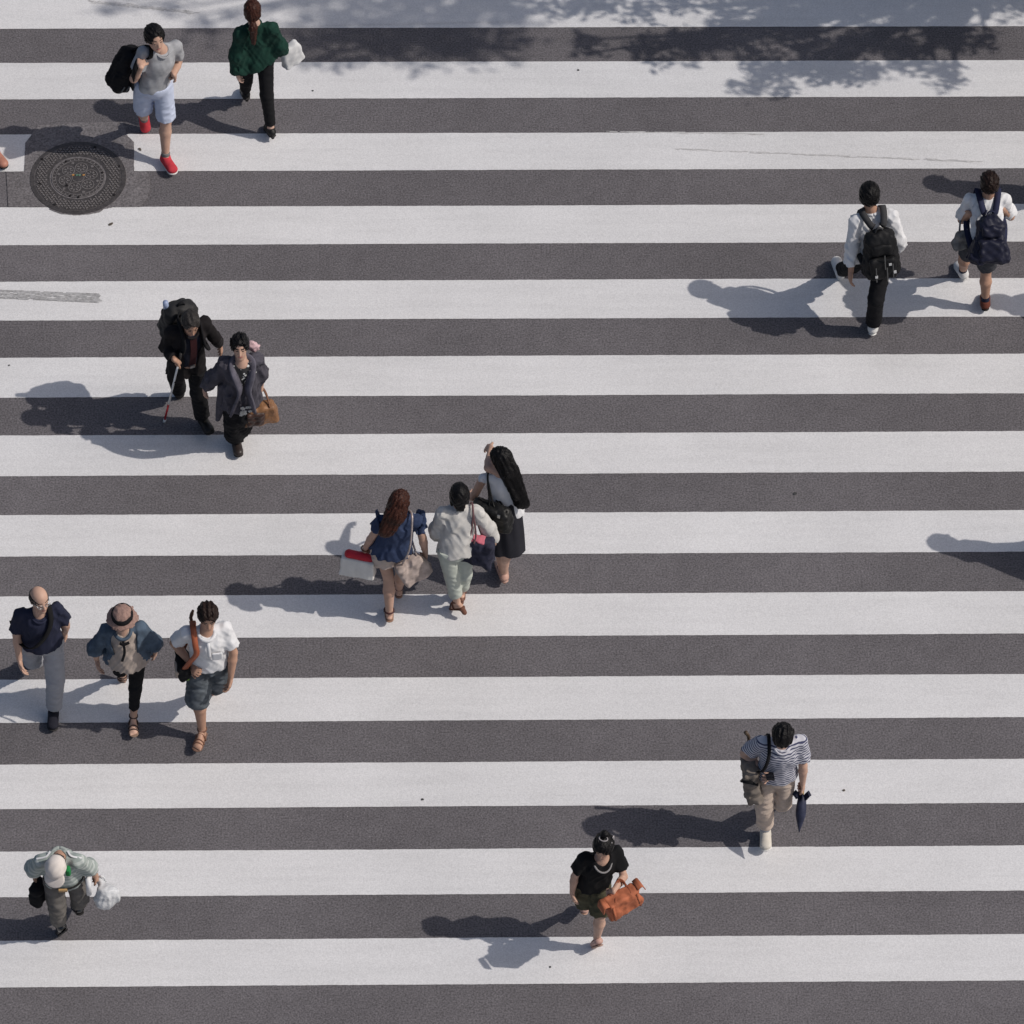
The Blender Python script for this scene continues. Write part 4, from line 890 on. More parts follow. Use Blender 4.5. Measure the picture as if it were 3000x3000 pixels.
# --- woman in blue top, walking up
c = Body(solve(Z5, 1.62, dict(head=(665, 610), neck=(670, 740), shL=(500, 780), shR=(820, 770), elL=(430, 910), wrL=(360, 1020), tpL=(350, 1075), elR=(870, 930), wrR=(895, 1060), tpR=(900, 1110), hipL=(540, 1100), hipR=(640, 1110), knL=(570, 1290), anL=(575, 1580), toL=(570, 1540), knR=(680, 1230), anR=(660, 1370), toR=(650, 1310)),
               dict(anL=.13, toL=.03), ('hipL', 'hipR', 'toR', 'toL', 'knR')), 1.62, (150, 8), Z5)
make_body(c, 'person', 'woman with long auburn hair in blue frill-sleeved top and beige shorts', skin(S_A), hands=dict(L=GRIP, R=GRIP), wt=.95, leg=1.0, toes=True)
BLU = fabric('blue_cotton', (.034, .050, .102), var=.15)
o = top(c, 'blouse', BLU, .42, (.072, .090, .06), .055, .020, .96, .045, .008, blend=.02, lam=.085)
for s in 'RL':
    b = MB(); a = c['sh' + s]; d = nrm(c['el' + s] - a); sg = 1 if s == 'R' else -1; q = a + d * .035
    b.ribbon(spline([q + (c.f * math.cos(t) + c.up * math.sin(t) * .7 + c.r * sg * .4 * max(0, math.sin(t))) * (.088 + .010 * math.sin(7 * t)) for t in np.linspace(-.5, 3.6, 14)], 3), .075, .008, d * .6 + c.r * sg * .6); b.build('sleeve_frill', BLU, o, c.base, True)
bottom(c, 'shorts', fabric('beige_cotton', (.52, .43, .37)), .46, (.105, .112, .06, .06), .016, 1.0, fold=.006)
hair(c, H_BRN, 'long', .19, vol=1.06, drape=-c.up * .8 - c.f * .25 - c.r * .25, tousle=.005)
SANDM = mat('dark_red_leather', (.07, .022, .022), .5, .2)
for s in 'RL': sandal(c, s, SANDM, mat('tan_sole', (.28, .17, .12), .6, .1), (.10, .128))
b = MB(); q = c['wrL']; d = nrm(c['tpL'] - q); b.tube([q + (c.r * math.cos(a) + c.f * math.sin(a)) * .033 for a in np.linspace(0, 6.28, 13)], .006, 6); b.build('bracelet', LEATHBR, c.root, c.base, True)
gp = c['wrL'] * .35 + c['tpL'] * .65; ce = c.px(300, 1165, gp, .02)
PAPER = fabric('cream_paper', (.70, .68, .64), var=.06)
o, fr_, ba = hang_bag('paper_bag', 'cream paper shopping bag in the left hand of the woman in the blue top', 'shopping bag', ce, (.150, .06, .100), -14, PAPER, .04, gp, mat('white_cord', (.62, .55, .55), .8, .1), 2, .012, .003, tilt=8, hr=.006, span=.35)
f = Fld(.008); a_ = ce + fr_[2] * .118 - fr_[0] * .085; b_ = ce + fr_[2] * .108 + fr_[0] * .105; f.add(cone(a_, b_, .040, .040)); V, Q = f.mesh(); pc = link_mesh('parcel', V, Q, mat('red_wrap', (.48, .020, .035), .45, .2), None, a_); tag(pc, 'rolled red parcel sticking out of the cream paper shopping bag', 'parcel')
ce = c.px(785, 1200, c['wrR'], .02)
o, fr_, ba = hang_bag('shoulder_bag', 'beige shoulder bag with thin pale strap worn by the woman in the blue top', 'shoulder bag', ce, (.135, .055, .145), 22, fabric('beige_snakeskin', (.44, .36, .32), var=.35), .05, None, r=.03, noise=.006, roll=-24)
b = MB(); sm = c['neck'] * .4 + c['shR'] * .6
b.tube(spline([ce + fr_[2] * .14 - fr_[0] * .05, c['pel'] + c.sp * .45 - c.f * .14 + c.r * .11, sm - c.f * .075 + c.up * .05, sm + c.up * .085, sm + c.f * .10 - c.up * .02, c['pel'] + c.sp * .4 + c.f * .14 + c.r * .13, ce + fr_[2] * .14 + fr_[0] * .10], 6), .009, 6); b.build('chain_strap', mat('pale_chain', (.42, .36, .34), .45, .2, metal=.3), o, ba, True)

# --- woman in pale jacket, middle of the three
c = Body(solve(Z5, 1.60, dict(head=(1195, 555), neck=(1195, 670), shL=(1060, 730), shR=(1330, 720), elL=(995, 860), wrL=(995, 920), tpL=(1005, 950), elR=(1450, 850), wrR=(1500, 950), tpR=(1510, 990), hipL=(1120, 1100), hipR=(1230, 1100), knL=(1130, 1270), anL=(1165, 1490), toL=(1115, 1540), knR=(1240, 1250), anR=(1215, 1400), toR=(1205, 1370)),
               dict(anL=.14, toL=.03), ('hipL', 'hipR', 'toR')), 1.60, (186, 4), Z5)
make_body(c, 'person', 'woman with short black hair in cream jacket and pale green trousers', skin(S_A), hands=dict(L=GRIP, R=GRIP), wt=.98, toes=True)
o = top(c, 'jacket', fabric('cream_linen', (.53, .515, .49), var=.14), both=dict(L=1.80, R=1.82), srad=(.072, .078, .068), hem=.075, ease=.022, wt=.97, flare=.02, fold=.008, blend=.04); collar(c, fabric('cream_collar', (.50, .485, .46)), o, .066, .017, .008, .072)
bottom(c, 'trousers', fabric('pale_green_cotton', (.46, .49, .435)), 1.72, (.088, .072, .070, .062), .012, .96, fold=.004)
hair(c, H_BLK, 'bob', vol=1.06, fringe=0)
for s in 'RL': sandal(c, s, mat('brown_strap', (.17, .07, .045), .5, .2), mat('brown_sole', (.16, .07, .045), .5, .2), (.06, .12), heel=.062)
ce = c.px(1330, 1020, c['wrR'], -.13); gp = c['neck'] * .3 + c['shR'] * .7
o, fr_, ba = hang_bag('tote_bag', 'navy tote bag with pink lining carried by the woman in the cream jacket', 'tote bag', ce, (.165, .075, .150), -14, fabric('navy_canvas', (.028, .029, .048), var=.3), .10, None, r=.03, noise=.010, roll=8)
f = Fld(.008); f.add(rbox(ce + fr_[2] * .150 - fr_[0] * .03, fr_, (.10, .045, .014), .01)); f.noise(.004, .05); V, Q = f.mesh(); link_mesh('lining', V, Q, fabric('pink_lining', (.50, .14, .18)), o, ba)
for q in (.0, .075):
    b = MB(); b.tube(spline([ce + fr_[2] * .145 - fr_[0] * (.09 - q) - fr_[1] * .06, gp * .5 + ce * .5 - c.f * .06 - c.r * (.03 - q * .6), gp - c.f * .07 + c.up * .03, gp + c.up * .08, gp + c.f * .09, c['pel'] + c.sp * .5 + c.f * .13 + c.r * .17, ce + fr_[2] * .145 + fr_[0] * .03 + fr_[1] * .05], 6), .008, 6); b.build('strap', mat('plum_leather', (.15, .075, .08), .5, .2), o, ba, True)

# --- woman with very long black hair, pointing ahead
c = Body(solve(Z5, 1.63, dict(head=(1560, 225), neck=(1560, 360), shL=(1430, 410), shR=(1610, 400), elL=(1320, 560), wrL=(1280, 560), tpL=(1260, 530), elR=(1530, 235), wrR=(1475, 150), tpR=(1395, 115), hipL=(1560, 770), hipR=(1650, 770), knL=(1565, 1000), anL=(1570, 1190), toL=(1545, 1120), knR=(1600, 1010), anR=(1590, 1230), toR=(1575, 1200)),
               dict(anL=.12, toL=.02, anR=.14, wrR=1.42, elR=1.40), ('hipL', 'hipR', 'toR', 'toL', 'knL', 'knR', 'wrL', 'tpL', 'elR', 'shR')), 1.63, (240, 2), Z5)
make_body(c, 'person', 'woman with very long black hair in white sleeveless top and black skirt, arm raised', skin(S_A), hands=dict(R=RELAX, L=GRIP), wt=.9, arm=1.05, leg=1.0)
top(c, 'sleeveless_top', WHT, both=dict(L=.02, R=.14), sl=.1, srad=(.041, .046, .04), hem=.05, ease=.016, wt=.92, flare=.03, fold=.005, shr=(.054, .040))
skirt(c, 'skirt', fabric('black_skirt', (.020, .020, .026)), .44, (.15, .185))
hair(c, H_BLK, 'long', .40, vol=1.08, drape=-c.up * .9 - c.f * .12 + c.r * .22, tousle=.004)
for s in 'RL': shoe(c, s, mat('nude_leather', (.46, .28, .22), .45, .1), mat('nude_sole', (.40, .25, .2), .6, .1), low=True, heel=.05)
ce = c.px(1475, 715, c['pel'] + c.sp * .35 - c.r * .2 - c.f * .16, -.0); sm = c['neck'] * .35 + c['shL'] * .65
o, fr_, ba = hang_bag('shoulder_bag', 'large black leather shoulder bag behind the left arm of the long-haired woman', 'shoulder bag', ce, (.185, .075, .115), -24, LEATHB, .12, None, r=.04, noise=.008, roll=0)
for q in (0, .05):
    b = MB(); b.tube(spline([ce + fr_[2] * .11 - fr_[0] * (.02 - q), sm * .5 + ce * .5 - c.f * .05 + c.r * q * .5, sm - c.f * .065 + c.up * .03, sm + c.up * .075, sm + c.f * .09, c['pel'] + c.sp * .55 + c.f * .12 - c.r * .17, ce + fr_[2] * .11 + fr_[0] * (.10 + q)], 6), .009, 6); b.build('strap', LEATHB, o, ba, True)
b = MB(); b.quadbox(ce + fr_[0] * .10 + fr_[2] * .10 - fr_[1] * .07, fr_, (.012, .006, .016)); b.build('buckle', METAL, o, ba)

# --- balding man in navy shirt
c = Body(solve(Z6, 1.68, dict(head=(305, 170), neck=(310, 280), shR=(160, 290), shL=(440, 250), elR=(130, 450), wrR=(150, 640), tpR=(185, 780), elL=(505, 370), wrL=(505, 430), tpL=(510, 480), hipR=(250, 580), hipL=(400, 580), knR=(255, 630), anR=(280, 650), toR=(288, 695), knL=(430, 800), anL=(415, 1050), toL=(408, 1170)),
               dict(anR=.17, toR=.03, elL=1.12, knR=.46)), 1.68, (28, -2), Z6)
make_body(c, 'person', 'balding man with glasses in navy t-shirt and light grey trousers at the left edge', skin(S_A), hands=dict(R=RELAX, L=FIST), wt=1.04)
o = top(c, 't_shirt', NAVY, .72, (.070, .086, .06), .03, .022, 1.02, .02, .007); collar(c, NAVY, o, .070, .010)
bottom(c, 'trousers', fabric('light_grey_cotton', (.33, .335, .36)), dict(R=1.88, L=1.86), (.096, .080, .078, .070), .012, 1.0, fold=.006)
hair(c, H_GRY, 'bald')
for s in 'RL': shoe(c, s, fabric('navy_suede', (.018, .018, .026)), SOLEB); sock(c, s, NAVY, .07)
b = MB(); h = c['head']; q = .95 * c.k
for s in (-1, 1): b.tube([h + c.hr * (s * .034 + .024 * math.cos(a)) * q + c.hf * .102 * q + c.hu * (.006 + .019 * math.sin(a)) * q for a in np.linspace(0, 6.28, 13)], .0028, 5); b.tube([h + c.hr * s * .058 * q + c.hf * .10 * q + c.hu * .01 * q, h + c.hr * s * .080 * q + c.hu * .01 * q], .0028, 5)
b.build('glasses', METAL, c.root, c.base, True)
ce = c['pel'] + c.sp * .12 - c.f * .19 + c.r * .10; f = Fld(.009); f.add(rbox(ce, (c.r, c.f, c.up), (.13, .05, .10), .035)); f.noise(.005, .08)
o = bag_root('crossbody_bag', 'black crossbody bag worn behind the balding man, its strap across his chest', 'crossbody bag', f.mesh(), BLK, ce - c.up * .1)
sm = c['neck'] * .45 + c['shL'] * .55; b = MB(); b.ribbon(spline([ce + c.up * .08 - c.r * .10, c['pel'] + c.sp * .7 - c.f * .145 - c.r * .06, sm + c.up * .078, sm + c.f * .11 - c.up * .02, c['pel'] + c.sp * .62 + c.f * .150 - c.r * .01, c['pel'] + c.sp * .36 + c.f * .15 + c.r * .10, c['pel'] + c.sp * .22 + c.f * .03 + c.r * .19, ce + c.r * .13 + c.up * .05], 6), .045, .008, c.f + c.up * .3); b.build('strap', BLK, o, ce - c.up * .1, True)

# --- woman with straw hat and denim jacket
c = Body(solve(Z6, 1.56, dict(head=(950, 330), neck=(950, 430), shR=(830, 420), shL=(1080, 400), elR=(735, 570), wrR=(750, 650), tpR=(780, 785), elL=(1205, 530), wrL=(1205, 590), tpL=(1195, 625), hipR=(930, 690), hipL=(1060, 690), knR=(930, 725), anR=(945, 765), toR=(945, 845), knL=(1050, 880), anL=(1035, 1110), toL=(1038, 1240)),
               dict(anR=.16, toR=.03, knR=.43)), 1.56, (-4, 6), Z6)
make_body(c, 'person', 'woman in brown brimmed hat, denim jacket, beige top and black leggings, between two men', skin(S_A), hands=dict(R=RELAX, L=FIST), wt=.98, toes=True)
top(c, 'top', fabric('beige_jersey', (.40, .335, .29), var=.12), .3, (.03, .03, .03), .02, .004, .96, .07, .007, lam=.10, flat=.95, shr=(.04, .03))
DEN = fabric('denim', (.070, .098, .135), var=.3)
o = top(c, 'denim_jacket', DEN, 1.12, (.074, .084, .082), .02, .050, 1.0, .05, .006, front=(.095, -.5), neck=(.075, .09, .06), blend=.03); collar(c, DEN, o, .076, .016, .006, .084)
bottom(c, 'leggings', BLK, 1.70, (.086, .060, .058, .046), .006, .96)
hair(c, H_DBR, 'bob', vol=1.03)
q = .95 * c.k; h = c['head']; f = Fld(.008); f.add(ell(h + c.hu * .060 * q, (c.hr, c.hf, c.hu), (.098 * q, .112 * q, .088 * q))); f.cut(h + c.hu * .030 * q, -c.hu); f.noise(.003, .05)
HAT = mat('brown_straw', (.29, .185, .155), .85, .2, 40, .6, 120); o = c.part('hat', f.mesh(), HAT)
f = Fld(.008); bc = h + c.hu * .036 * q; f.add(cone(bc + c.hu * .012, bc - c.hu * .035, .105 * q, .165 * q, cuts=((bc - c.hu * .030, -c.hu), (bc + c.hu * .012, c.hu)))); f.sub(cone(bc - c.hu * .012, bc - c.hu * .075, .10 * q, .165 * q)); f.noise(.004, .09); c.part('brim', f.mesh(), HAT, o)
f = Fld(.008); f.add(ell(bc + c.hu * .020 * q, (c.hr, c.hf, c.hu), (.107 * q, .121 * q, .10 * q))); f.cut(bc + c.hu * .060 * q, c.hu); f.cut(bc - c.hu * .004 * q, -c.hu); c.part('hat_band', f.mesh(), BLK, o)
b = MB(); b.ribbon(spline([c['neck'] + c.f * .11, c['pel'] + c.sp * .75 + c.f * .15, c['pel'] + c.sp * .55 + c.f * .185 + c.r * .03], 4), .022, .006, c.f); b.ribbon(spline([c['neck'] + c.f * .11 - c.r * .05 - c.up * .02, c['neck'] + c.f * .125 - c.up * .025, c['neck'] + c.f * .11 + c.r * .03 - c.up * .02], 4), .03, .012, c.f); b.build('hat_ribbon', BLK, c.root, c.base)
for s in 'RL': sandal(c, s, mat('dark_brown_strap', (.05, .032, .028), .5, .2), mat('cork_sole', (.22, .15, .11), .8, .2), (.035, .095, .132))

# --- man in white polo shirt
c = Body(solve(Z6, 1.72, dict(head=(1612, 315), neck=(1600, 440), shR=(1440, 440), shL=(1745, 410), elR=(1365, 540), wrR=(1490, 710), tpR=(1535, 770), elL=(1810, 600), wrL=(1790, 790), tpL=(1765, 910), hipR=(1560, 740), hipL=(1700, 740), knR=(1535, 960), anR=(1565, 1220), toR=(1520, 1345), knL=(1672, 815), anL=(1665, 865), toL=(1680, 945)),
               dict(anL=.17, toL=.03, knL=.46, wrR=1.02, tpR=.98, elR=1.14)), 1.72, (6, 12), Z6)
make_body(c, 'person', 'man with brown hair in white polo shirt, denim shorts and brown sandals', skin(S_B), hands=dict(R=GRIP, L=RELAX), wt=1.0, leg=1.0, toes=True)
o = top(c, 'polo_shirt', WHT, .72, (.068, .084, .06), .03, .020, 1.0, .012, .005); collar(c, WHT, o, .070, .017, .004, .078)
f = Fld(.008); f.add(rbox(c['pel'] + c.sp * .62 + c.f * .140 - c.r * .065, (c.r, c.f, c.up), (.045, .008, .05), .006)); c.part('chest_pocket', f.mesh(), WHT, o)
b = MB(); b.ribbon(spline([c['neck'] + c.f * .09 - c.up * .02, c['pel'] + c.sp * .86 + c.f * .125, c['pel'] + c.sp * .62 + c.f * .146], 4), .03, .006, c.f); b.build('placket', WHT, o, c.base, True)
bottom(c, 'shorts', fabric('grey_denim', (.092, .105, .118), var=.35), 1.02, (.102, .102, .10, .10), .014, 1.0, fold=.008)
hair(c, H_DBR, 'short', vol=1.07, fringe=-.03, tousle=.007)
for s in 'RL': sandal(c, s, mat('brown_sandal_strap', (.20, .10, .065), .55, .2), mat('brown_sandal_sole', (.19, .11, .08), .6, .2), (.05, .10, .13))
ce = c.px(1418, 680, c['hipR'] * .5 + c['elR'] * .5, .05); f = Fld(.009); f.add(rbox(ce, (c.f, c.r, c.up), (.12, .055, .10), .035)); f.noise(.007, .08)
o = bag_root('shoulder_bag', 'black shoulder bag with orange-brown strap worn by the man in the white polo', 'shoulder bag', f.mesh(), BLK, ce - c.up * .1)
f = Fld(.008); f.add(rbox(ce + c.f * .04 + c.r * .035, (c.f, c.r, c.up), (.065, .04, .055), .025)); V, Q = f.mesh(); link_mesh('side_pocket', V, Q, fabric('beige_canvas', (.42, .34, .28)), o, ce - c.up * .1)
f = Fld(.008); f.add(rbox(ce + c.f * .08 - c.up * .085, (c.f, c.r, c.up), (.03, .04, .010), .008)); V, Q = f.mesh(); link_mesh('green_tab', V, Q, fabric('green_tab', (.16, .28, .06)), o, ce - c.up * .1)
sm = c['neck'] * .33 + c['shR'] * .67; b = MB(); b.ribbon(spline([ce - c.f * .08 + c.up * .08, sm - c.f * .12 - c.up * .10, sm - c.f * .08 + c.up * .05, sm + c.up * .085 + c.f * .01, sm + c.f * .115 - c.up * .02, sm + c.f * .135 - c.up * .13, c['pel'] + c.sp * .42 + c.f * .10 + c.r * .17, ce + c.f * .10 + c.up * .07], 6), .050, .010, c.f + c.up * .2); b.build('strap', mat('orange_leather', (.30, .085, .040), .5, .2), o, ce - c.up * .1, True)
b = MB(); q = c.px(1478, 300, sm, .02); b.tube([sm + c.up * .06 - c.f * .03, q - UP * .03, q + np.array([.01, 0, .02]), q + np.array([.022, .015, .055])], [.012, .015, .017, .010], 8); b.build('strap_end', mat('brown_strap_end', (.12, .06, .035), .5, .3), o, ce - c.up * .1, True)

# --- man in striped t-shirt looking at his phone
c = Body(solve(A1, 1.72, dict(head=(1115, 305), neck=(1105, 430), shR=(820, 395), shL=(1350, 392), elR=(660, 610), wrR=(850, 800), tpR=(950, 880), elL=(1390, 720), wrL=(1385, 950), tpL=(1390, 1070), hipR=(910, 950), hipL=(1120, 950), knR=(870, 1270), anR=(885, 1630), toR=(890, 1810), knL=(1120, 1150), anL=(1105, 1170), toL=(1100, 1200)),
               dict(anL=.17, toL=.04, elR=1.14, wrR=1.09, tpR=1.10), ('knL', 'toL', 'anL')), 1.72, (-4, 52), A1)
make_body(c, 'person', 'man in blue and white striped t-shirt and beige trousers looking at a phone', skin(S_A), hands=dict(R=dict(curl=(35, 50, 30), palm=UP), L=FIST), wt=1.0)
o = top(c, 't_shirt', stripemat('striped_jersey', (.50, .50, .545), (.055, .06, .115), .027), .70, (.072, .088, .06), .02, .024, 1.0, .015, .007); collar(c, fabric('pale_rib', (.5, .5, .55)), o, .068, .009)
bottom(c, 'trousers', fabric('beige_chino', (.49, .40, .335), var=.16), dict(R=1.72, L=1.7), (.088, .074, .072, .068), .011, .98, fold=.006, lam=.09)
hair(c, H_BLK, 'short', vol=1.08, fringe=.004, tousle=.006)
for s in 'RL': sock(c, s, fabric('grey_blue_sock', (.30, .31, .34)), .10); shoe(c, s, fabric('cream_canvas', (.60, .56, .49)), SOLEW, lace=WHT)
wr, tp = c['wrR'], c['tpR']; d = nrm(tp - wr); ce = wr * .18 + tp * .82 + UP * .028 - c.f * .0; pz = nrm(UP * .9 - c.f * .4); px_ = nrm(np.cross(c.f, pz)); py_ = np.cross(pz, px_); f = Fld(.006); f.add(rbox(ce, (px_, py_, pz), (.036, .060, .006), .005)); V, Q = f.mesh()
ph = link_mesh('mobile_phone', V, Q, mat('black_plastic', (.012, .012, .013), .3, .1), None, ce); tag(ph, 'black mobile phone in the right hand of the man in the striped t-shirt', 'phone')
b = MB(); b.quadbox(ce + pz * .0068, (px_, py_, pz), (.032, .053, .0006)); b.build('screen', mat('dark_glass', (.01, .01, .012), .12, .1, spec=.6), ph, ce)
ce = c.px(690, 820, c['elR'] * .5 + c['hipR'] * .5, .06); f = Fld(.009); zz = nrm(UP + c.r * .12); f.add(rbox(ce, (nrm(c.f - zz * (c.f @ zz)), nrm(np.cross(zz, c.f)), zz), (.17, .065, .21), .04, taper=.05)); f.noise(.009, .11); f.noise(.004, .05)
o = bag_root('shoulder_bag', 'grey-brown cloth shoulder bag with black strap beside the man in the striped t-shirt', 'shoulder bag', f.mesh(), fabric('taupe_canvas', (.17, .145, .125), var=.2), ce - zz * .21)
sm = c['neck'] * .3 + c['shR'] * .7; b = MB(); b.ribbon(spline([ce + zz * .19 - c.f * .12, sm - c.f * .10 - c.up * .06, sm - c.f * .04 + c.up * .07, sm + c.up * .085 + c.f * .02, sm + c.f * .125 - c.up * .03, c['pel'] + c.sp * .55 + c.f * .120 + c.r * .145, c['pel'] + c.sp * .34 + c.f * .06 + c.r * .19, ce + zz * .16 + c.f * .08], 6), .028, .010, c.f + c.up * .2); b.build('strap', BLK, o, ce - zz * .21, True)
b = MB(); b.ribbon(spline([ce + zz * .1 + c.f * .165 - c.r * .05, ce + zz * .14 + c.f * .175, ce + zz * .10 + c.f * .13 + c.r * .07, ce - zz * .02 + c.f * .04 + c.r * .085], 5), .035, .008, c.r); b.build('flap_trim', BLK, o, ce - zz * .21, True)
q = c.px(655, 300, sm - c.f * .15, .10); b = MB(); b.tube([q - zz * .16, q, q + zz * .05 + c.r * .02], [.016, .015, .018], 8); b.build('bag_handle', mat('brown_wood_handle', (.075, .050, .032), .5, .2), o, ce - zz * .21, True)
gp = c['wrL'] * .35 + c['tpL'] * .65; pt = c.px(1340, 1600, gp, .03); pt = np.array([pt[0], pt[1], max(pt[2], .15)]); d = nrm(pt - gp); L = np.linalg.norm(pt - gp)
b = MB(); b.tube([gp + d * L * t for t in (.14, .20, .30, .50, .62, .80, .93, 1.0)], [.020, .034, .040, .046, .044, .026, .010, .005], 10); um = b.build('folded_umbrella', fabric('navy_nylon_umbrella', (.028, .032, .058), .5, var=.4), None, pt, True); tag(um, 'furled navy umbrella with pale wooden handle held by the man in the striped t-shirt', 'umbrella')
b = MB(); b.tube([gp - d * .075, gp - d * .02, gp + d * L * .15], [.017, .016, .014], 10); b.build('handle', mat('pale_wood', (.55, .38, .17), .5, .15), um, pt, True)
b = MB()
for i in range(7):
    a = i * .9; r_ = nrm(np.cross(d, [math.cos(a), math.sin(a), .1])); p0 = gp + d * L * .22; b.ribbon([p0 + r_ * .03, p0 + r_ * .055 - d * .03, p0 + r_ * .075 - d * .045], .05, .004, np.cross(r_, d))
b.build('loose_canopy', fabric('navy_umbrella_folds', (.022, .025, .045), .5), um, pt)

# --- woman in black t-shirt with orange bag
c = Body(solve(A2, 1.50, dict(head=(930, 300), neck=(920, 445), shR=(690, 440), shL=(1120, 415), elR=(570, 680), wrR=(540, 880), tpR=(560, 1030), elL=(1180, 680), wrL=(1050, 850), tpL=(990, 900), hipR=(710, 840), hipL=(870, 850), knR=(710, 1020), anR=(705, 990), toR=(705, 1015), knL=(890, 1170), anL=(850, 1440), toL=(815, 1540)),
               dict(anR=.15, toR=.03, head=1.40, elL=1.02, wrL=1.0, tpL=.97), ('anR', 'toR')), 1.50, (-16, 12), A2)
make_body(c, 'person', 'woman with tied-up black hair in black t-shirt and olive shorts', skin(S_A), hands=dict(R=RELAX, L=FIST), wt=1.0, leg=1.0)
o = top(c, 't_shirt', fabric('black_jersey', (.007, .007, .008)), .62, (.070, .084, .06), .06, .024, .98, .02, .007, neck=(.085, .10, .075))
k = c.k; ce_ = c['neck'] + c.f * .022 * k - c.up * .018 * k; b = MB(); b.tube([ce_ + (c.r * math.cos(a) * .088 + c.f * math.sin(a) * .102 - c.up * (.055 * max(0, math.sin(a)) - .01)) * k for a in np.linspace(-math.pi / 2, 1.5 * math.pi, 29)], .008, 8); b.build('neckline_trim', fabric('grey_trim', (.24, .23, .23)), o, c.base, True)
bottom(c, 'shorts', fabric('olive_cotton', (.085, .078, .048), var=.2), .93, (.100, .096, .06, .06), .014, 1.0, fold=.007)
hair(c, H_BLK, 'short', vol=1.22, fringe=-.01, tousle=.006)
h = c['head']; q = .95 * c.k; f = Fld(.0075); f.add(ell(h + c.hu * .150 * q - c.hf * .065 * q, (c.hr, c.hf, c.hu), (.036, .036, .034))); f.noise(.004, .03); c.part('hair_bun', f.mesh(), H_BLK)
b = MB(); b.tube([h + c.hu * .145 * q - c.hf * .020 * q + (c.hr * math.cos(a) * .042 + c.hf * math.sin(a) * .026) * q for a in np.linspace(0, 6.28, 17)], .006, 6); b.build('hair_band', fabric('grey_band', (.30, .28, .28)), c.root, c.base, True)
b = MB(); b.tube([h - c.hr * .085 * q + c.hu * (.085 + .05 * math.cos(a)) * q - c.hf * (.05 + .04 * math.sin(a)) * q for a in np.linspace(0, 5.2, 12)], .0045, 6); b.build('hair_clip', fabric('pale_clip', (.45, .42, .42)), c.root, c.base, True)
for s in 'RL': shoe(c, s, mat('beige_leather', (.48, .30, .25), .5, .1), mat('beige_sole', (.40, .26, .2), .6, .1), low=True)
ORG = mat('orange_suede', (.40, .125, .060), .75, .2, 16, .15, 40); gp = c['elL'] * .55 + c['wrL'] * .45
ce = c.px(1175, 945, gp, -.02)
o, fr_, ba = hang_bag('handbag', 'orange leather handbag hanging on the left forearm of the woman in the black t-shirt', 'handbag', ce, (.152, .065, .112), 30, ORG, .06, gp + UP * .03, mat('orange_brown_leather', (.26, .075, .035), .6, .2), 2, .025, .007, hr=.010, roll=-10)
for s in (-1, 1):
    b = MB(); e = ce + fr_[0] * .136 * s + fr_[2] * .075; b.ribbon(spline([e + fr_[2] * .04, e + fr_[0] * .045 * s + fr_[2] * .05, e + fr_[0] * .065 * s - fr_[2] * .02], 4), .10, .008, fr_[0]); b.ribbon([ce + fr_[0] * .115 * s - fr_[1] * .069 + fr_[2] * .10, ce + fr_[0] * .12 * s - fr_[1] * .071 - fr_[2] * .10], .02, .006, fr_[1]); b.build('side_wing', ORG, o, ba, True)


# --- old man with cap, stooping
c = Body(solve(A3, 1.60, dict(head=(765, 400), neck=(790, 300), shR=(540, 360), shL=(1070, 350), elR=(460, 440), wrR=(470, 540), tpR=(490, 610), elL=(1200, 430), wrL=(1285, 540), tpL=(1345, 600), hipR=(750, 700), hipL=(960, 640), knR=(770, 950), anR=(800, 1190), toR=(805, 1310), knL=(1080, 820), anL=(1040, 900), toL=(1015, 950)),
               dict(anL=.16, toL=.03, head=1.42), ('knL', 'toL', 'anL', 'neck')), 1.60, (-10, 48), A3)
make_body(c, 'person', 'stooping old man in white cap, grey-green striped shirt and grey trousers', skin(S_B), hands=dict(R=GRIP, L=FIST), wt=1.04)
CHK = stripemat('checked_shirt', (.30, .34, .32), (.43, .46, .44), .06)
o = top(c, 'shirt', CHK, 1.10, (.076, .088, .080), .05, .024, 1.03, .01, .005, blend=.05); collar(c, fabric('shirt_collar', (.33, .36, .34)), o, .070, .016, .004, .078)
b = MB()
for s in (-1, 1): b.ribbon(spline([c['neck'] + c.r * s * .07 - c.f * .02 + c.up * .05, c['neck'] * .3 + c['sh' + ('R' if s > 0 else 'L')] * .7 + c.up * .064, c['sh' + ('R' if s > 0 else 'L')] + c.r * s * .035 + c.up * .056], 4), .014, .006, c.up)
b.build('white_piping', WHT, o, c.base)
bottom(c, 'trousers', fabric('grey_slacks', (.135, .125, .115), var=.2), dict(R=1.80, L=1.7), (.094, .080, .076, .068), .012, 1.0, fold=.006, lam=.10)
b = MB(); b.quadbox(c['pel'] + c.up * .055 + c.f * .135, (c.r, c.f, c.up), (.035, .008, .018)); b.build('belt_buckle', mat('tan_buckle', (.45, .28, .12), .5, .1), c.root, c.base)
b = MB(); b.ribbon([c['pel'] + c.up * .055 + (c.r * math.cos(a) * .165 + c.f * math.sin(a) * .128) for a in np.linspace(-.4, 3.54, 18)], .034, .006, c.r); b.build('belt', LEATHB, c.root, c.base, True)
hair(c, H_GRY, 'short', vol=.99)
q = .95 * c.k; h = c['head']; f = Fld(.008); f.add(ell(h + c.hu * .045 * q, (c.hr, c.hf, c.hu), (.098 * q, .114 * q, .098 * q))); f.cut(h + c.hu * .020 * q - c.hf * .0, -c.hu + c.hf * .12); f.noise(.002, .06); CAPM = fabric('cream_cap', (.66, .60, .55), var=.06); o = c.part('cap', f.mesh(), CAPM)
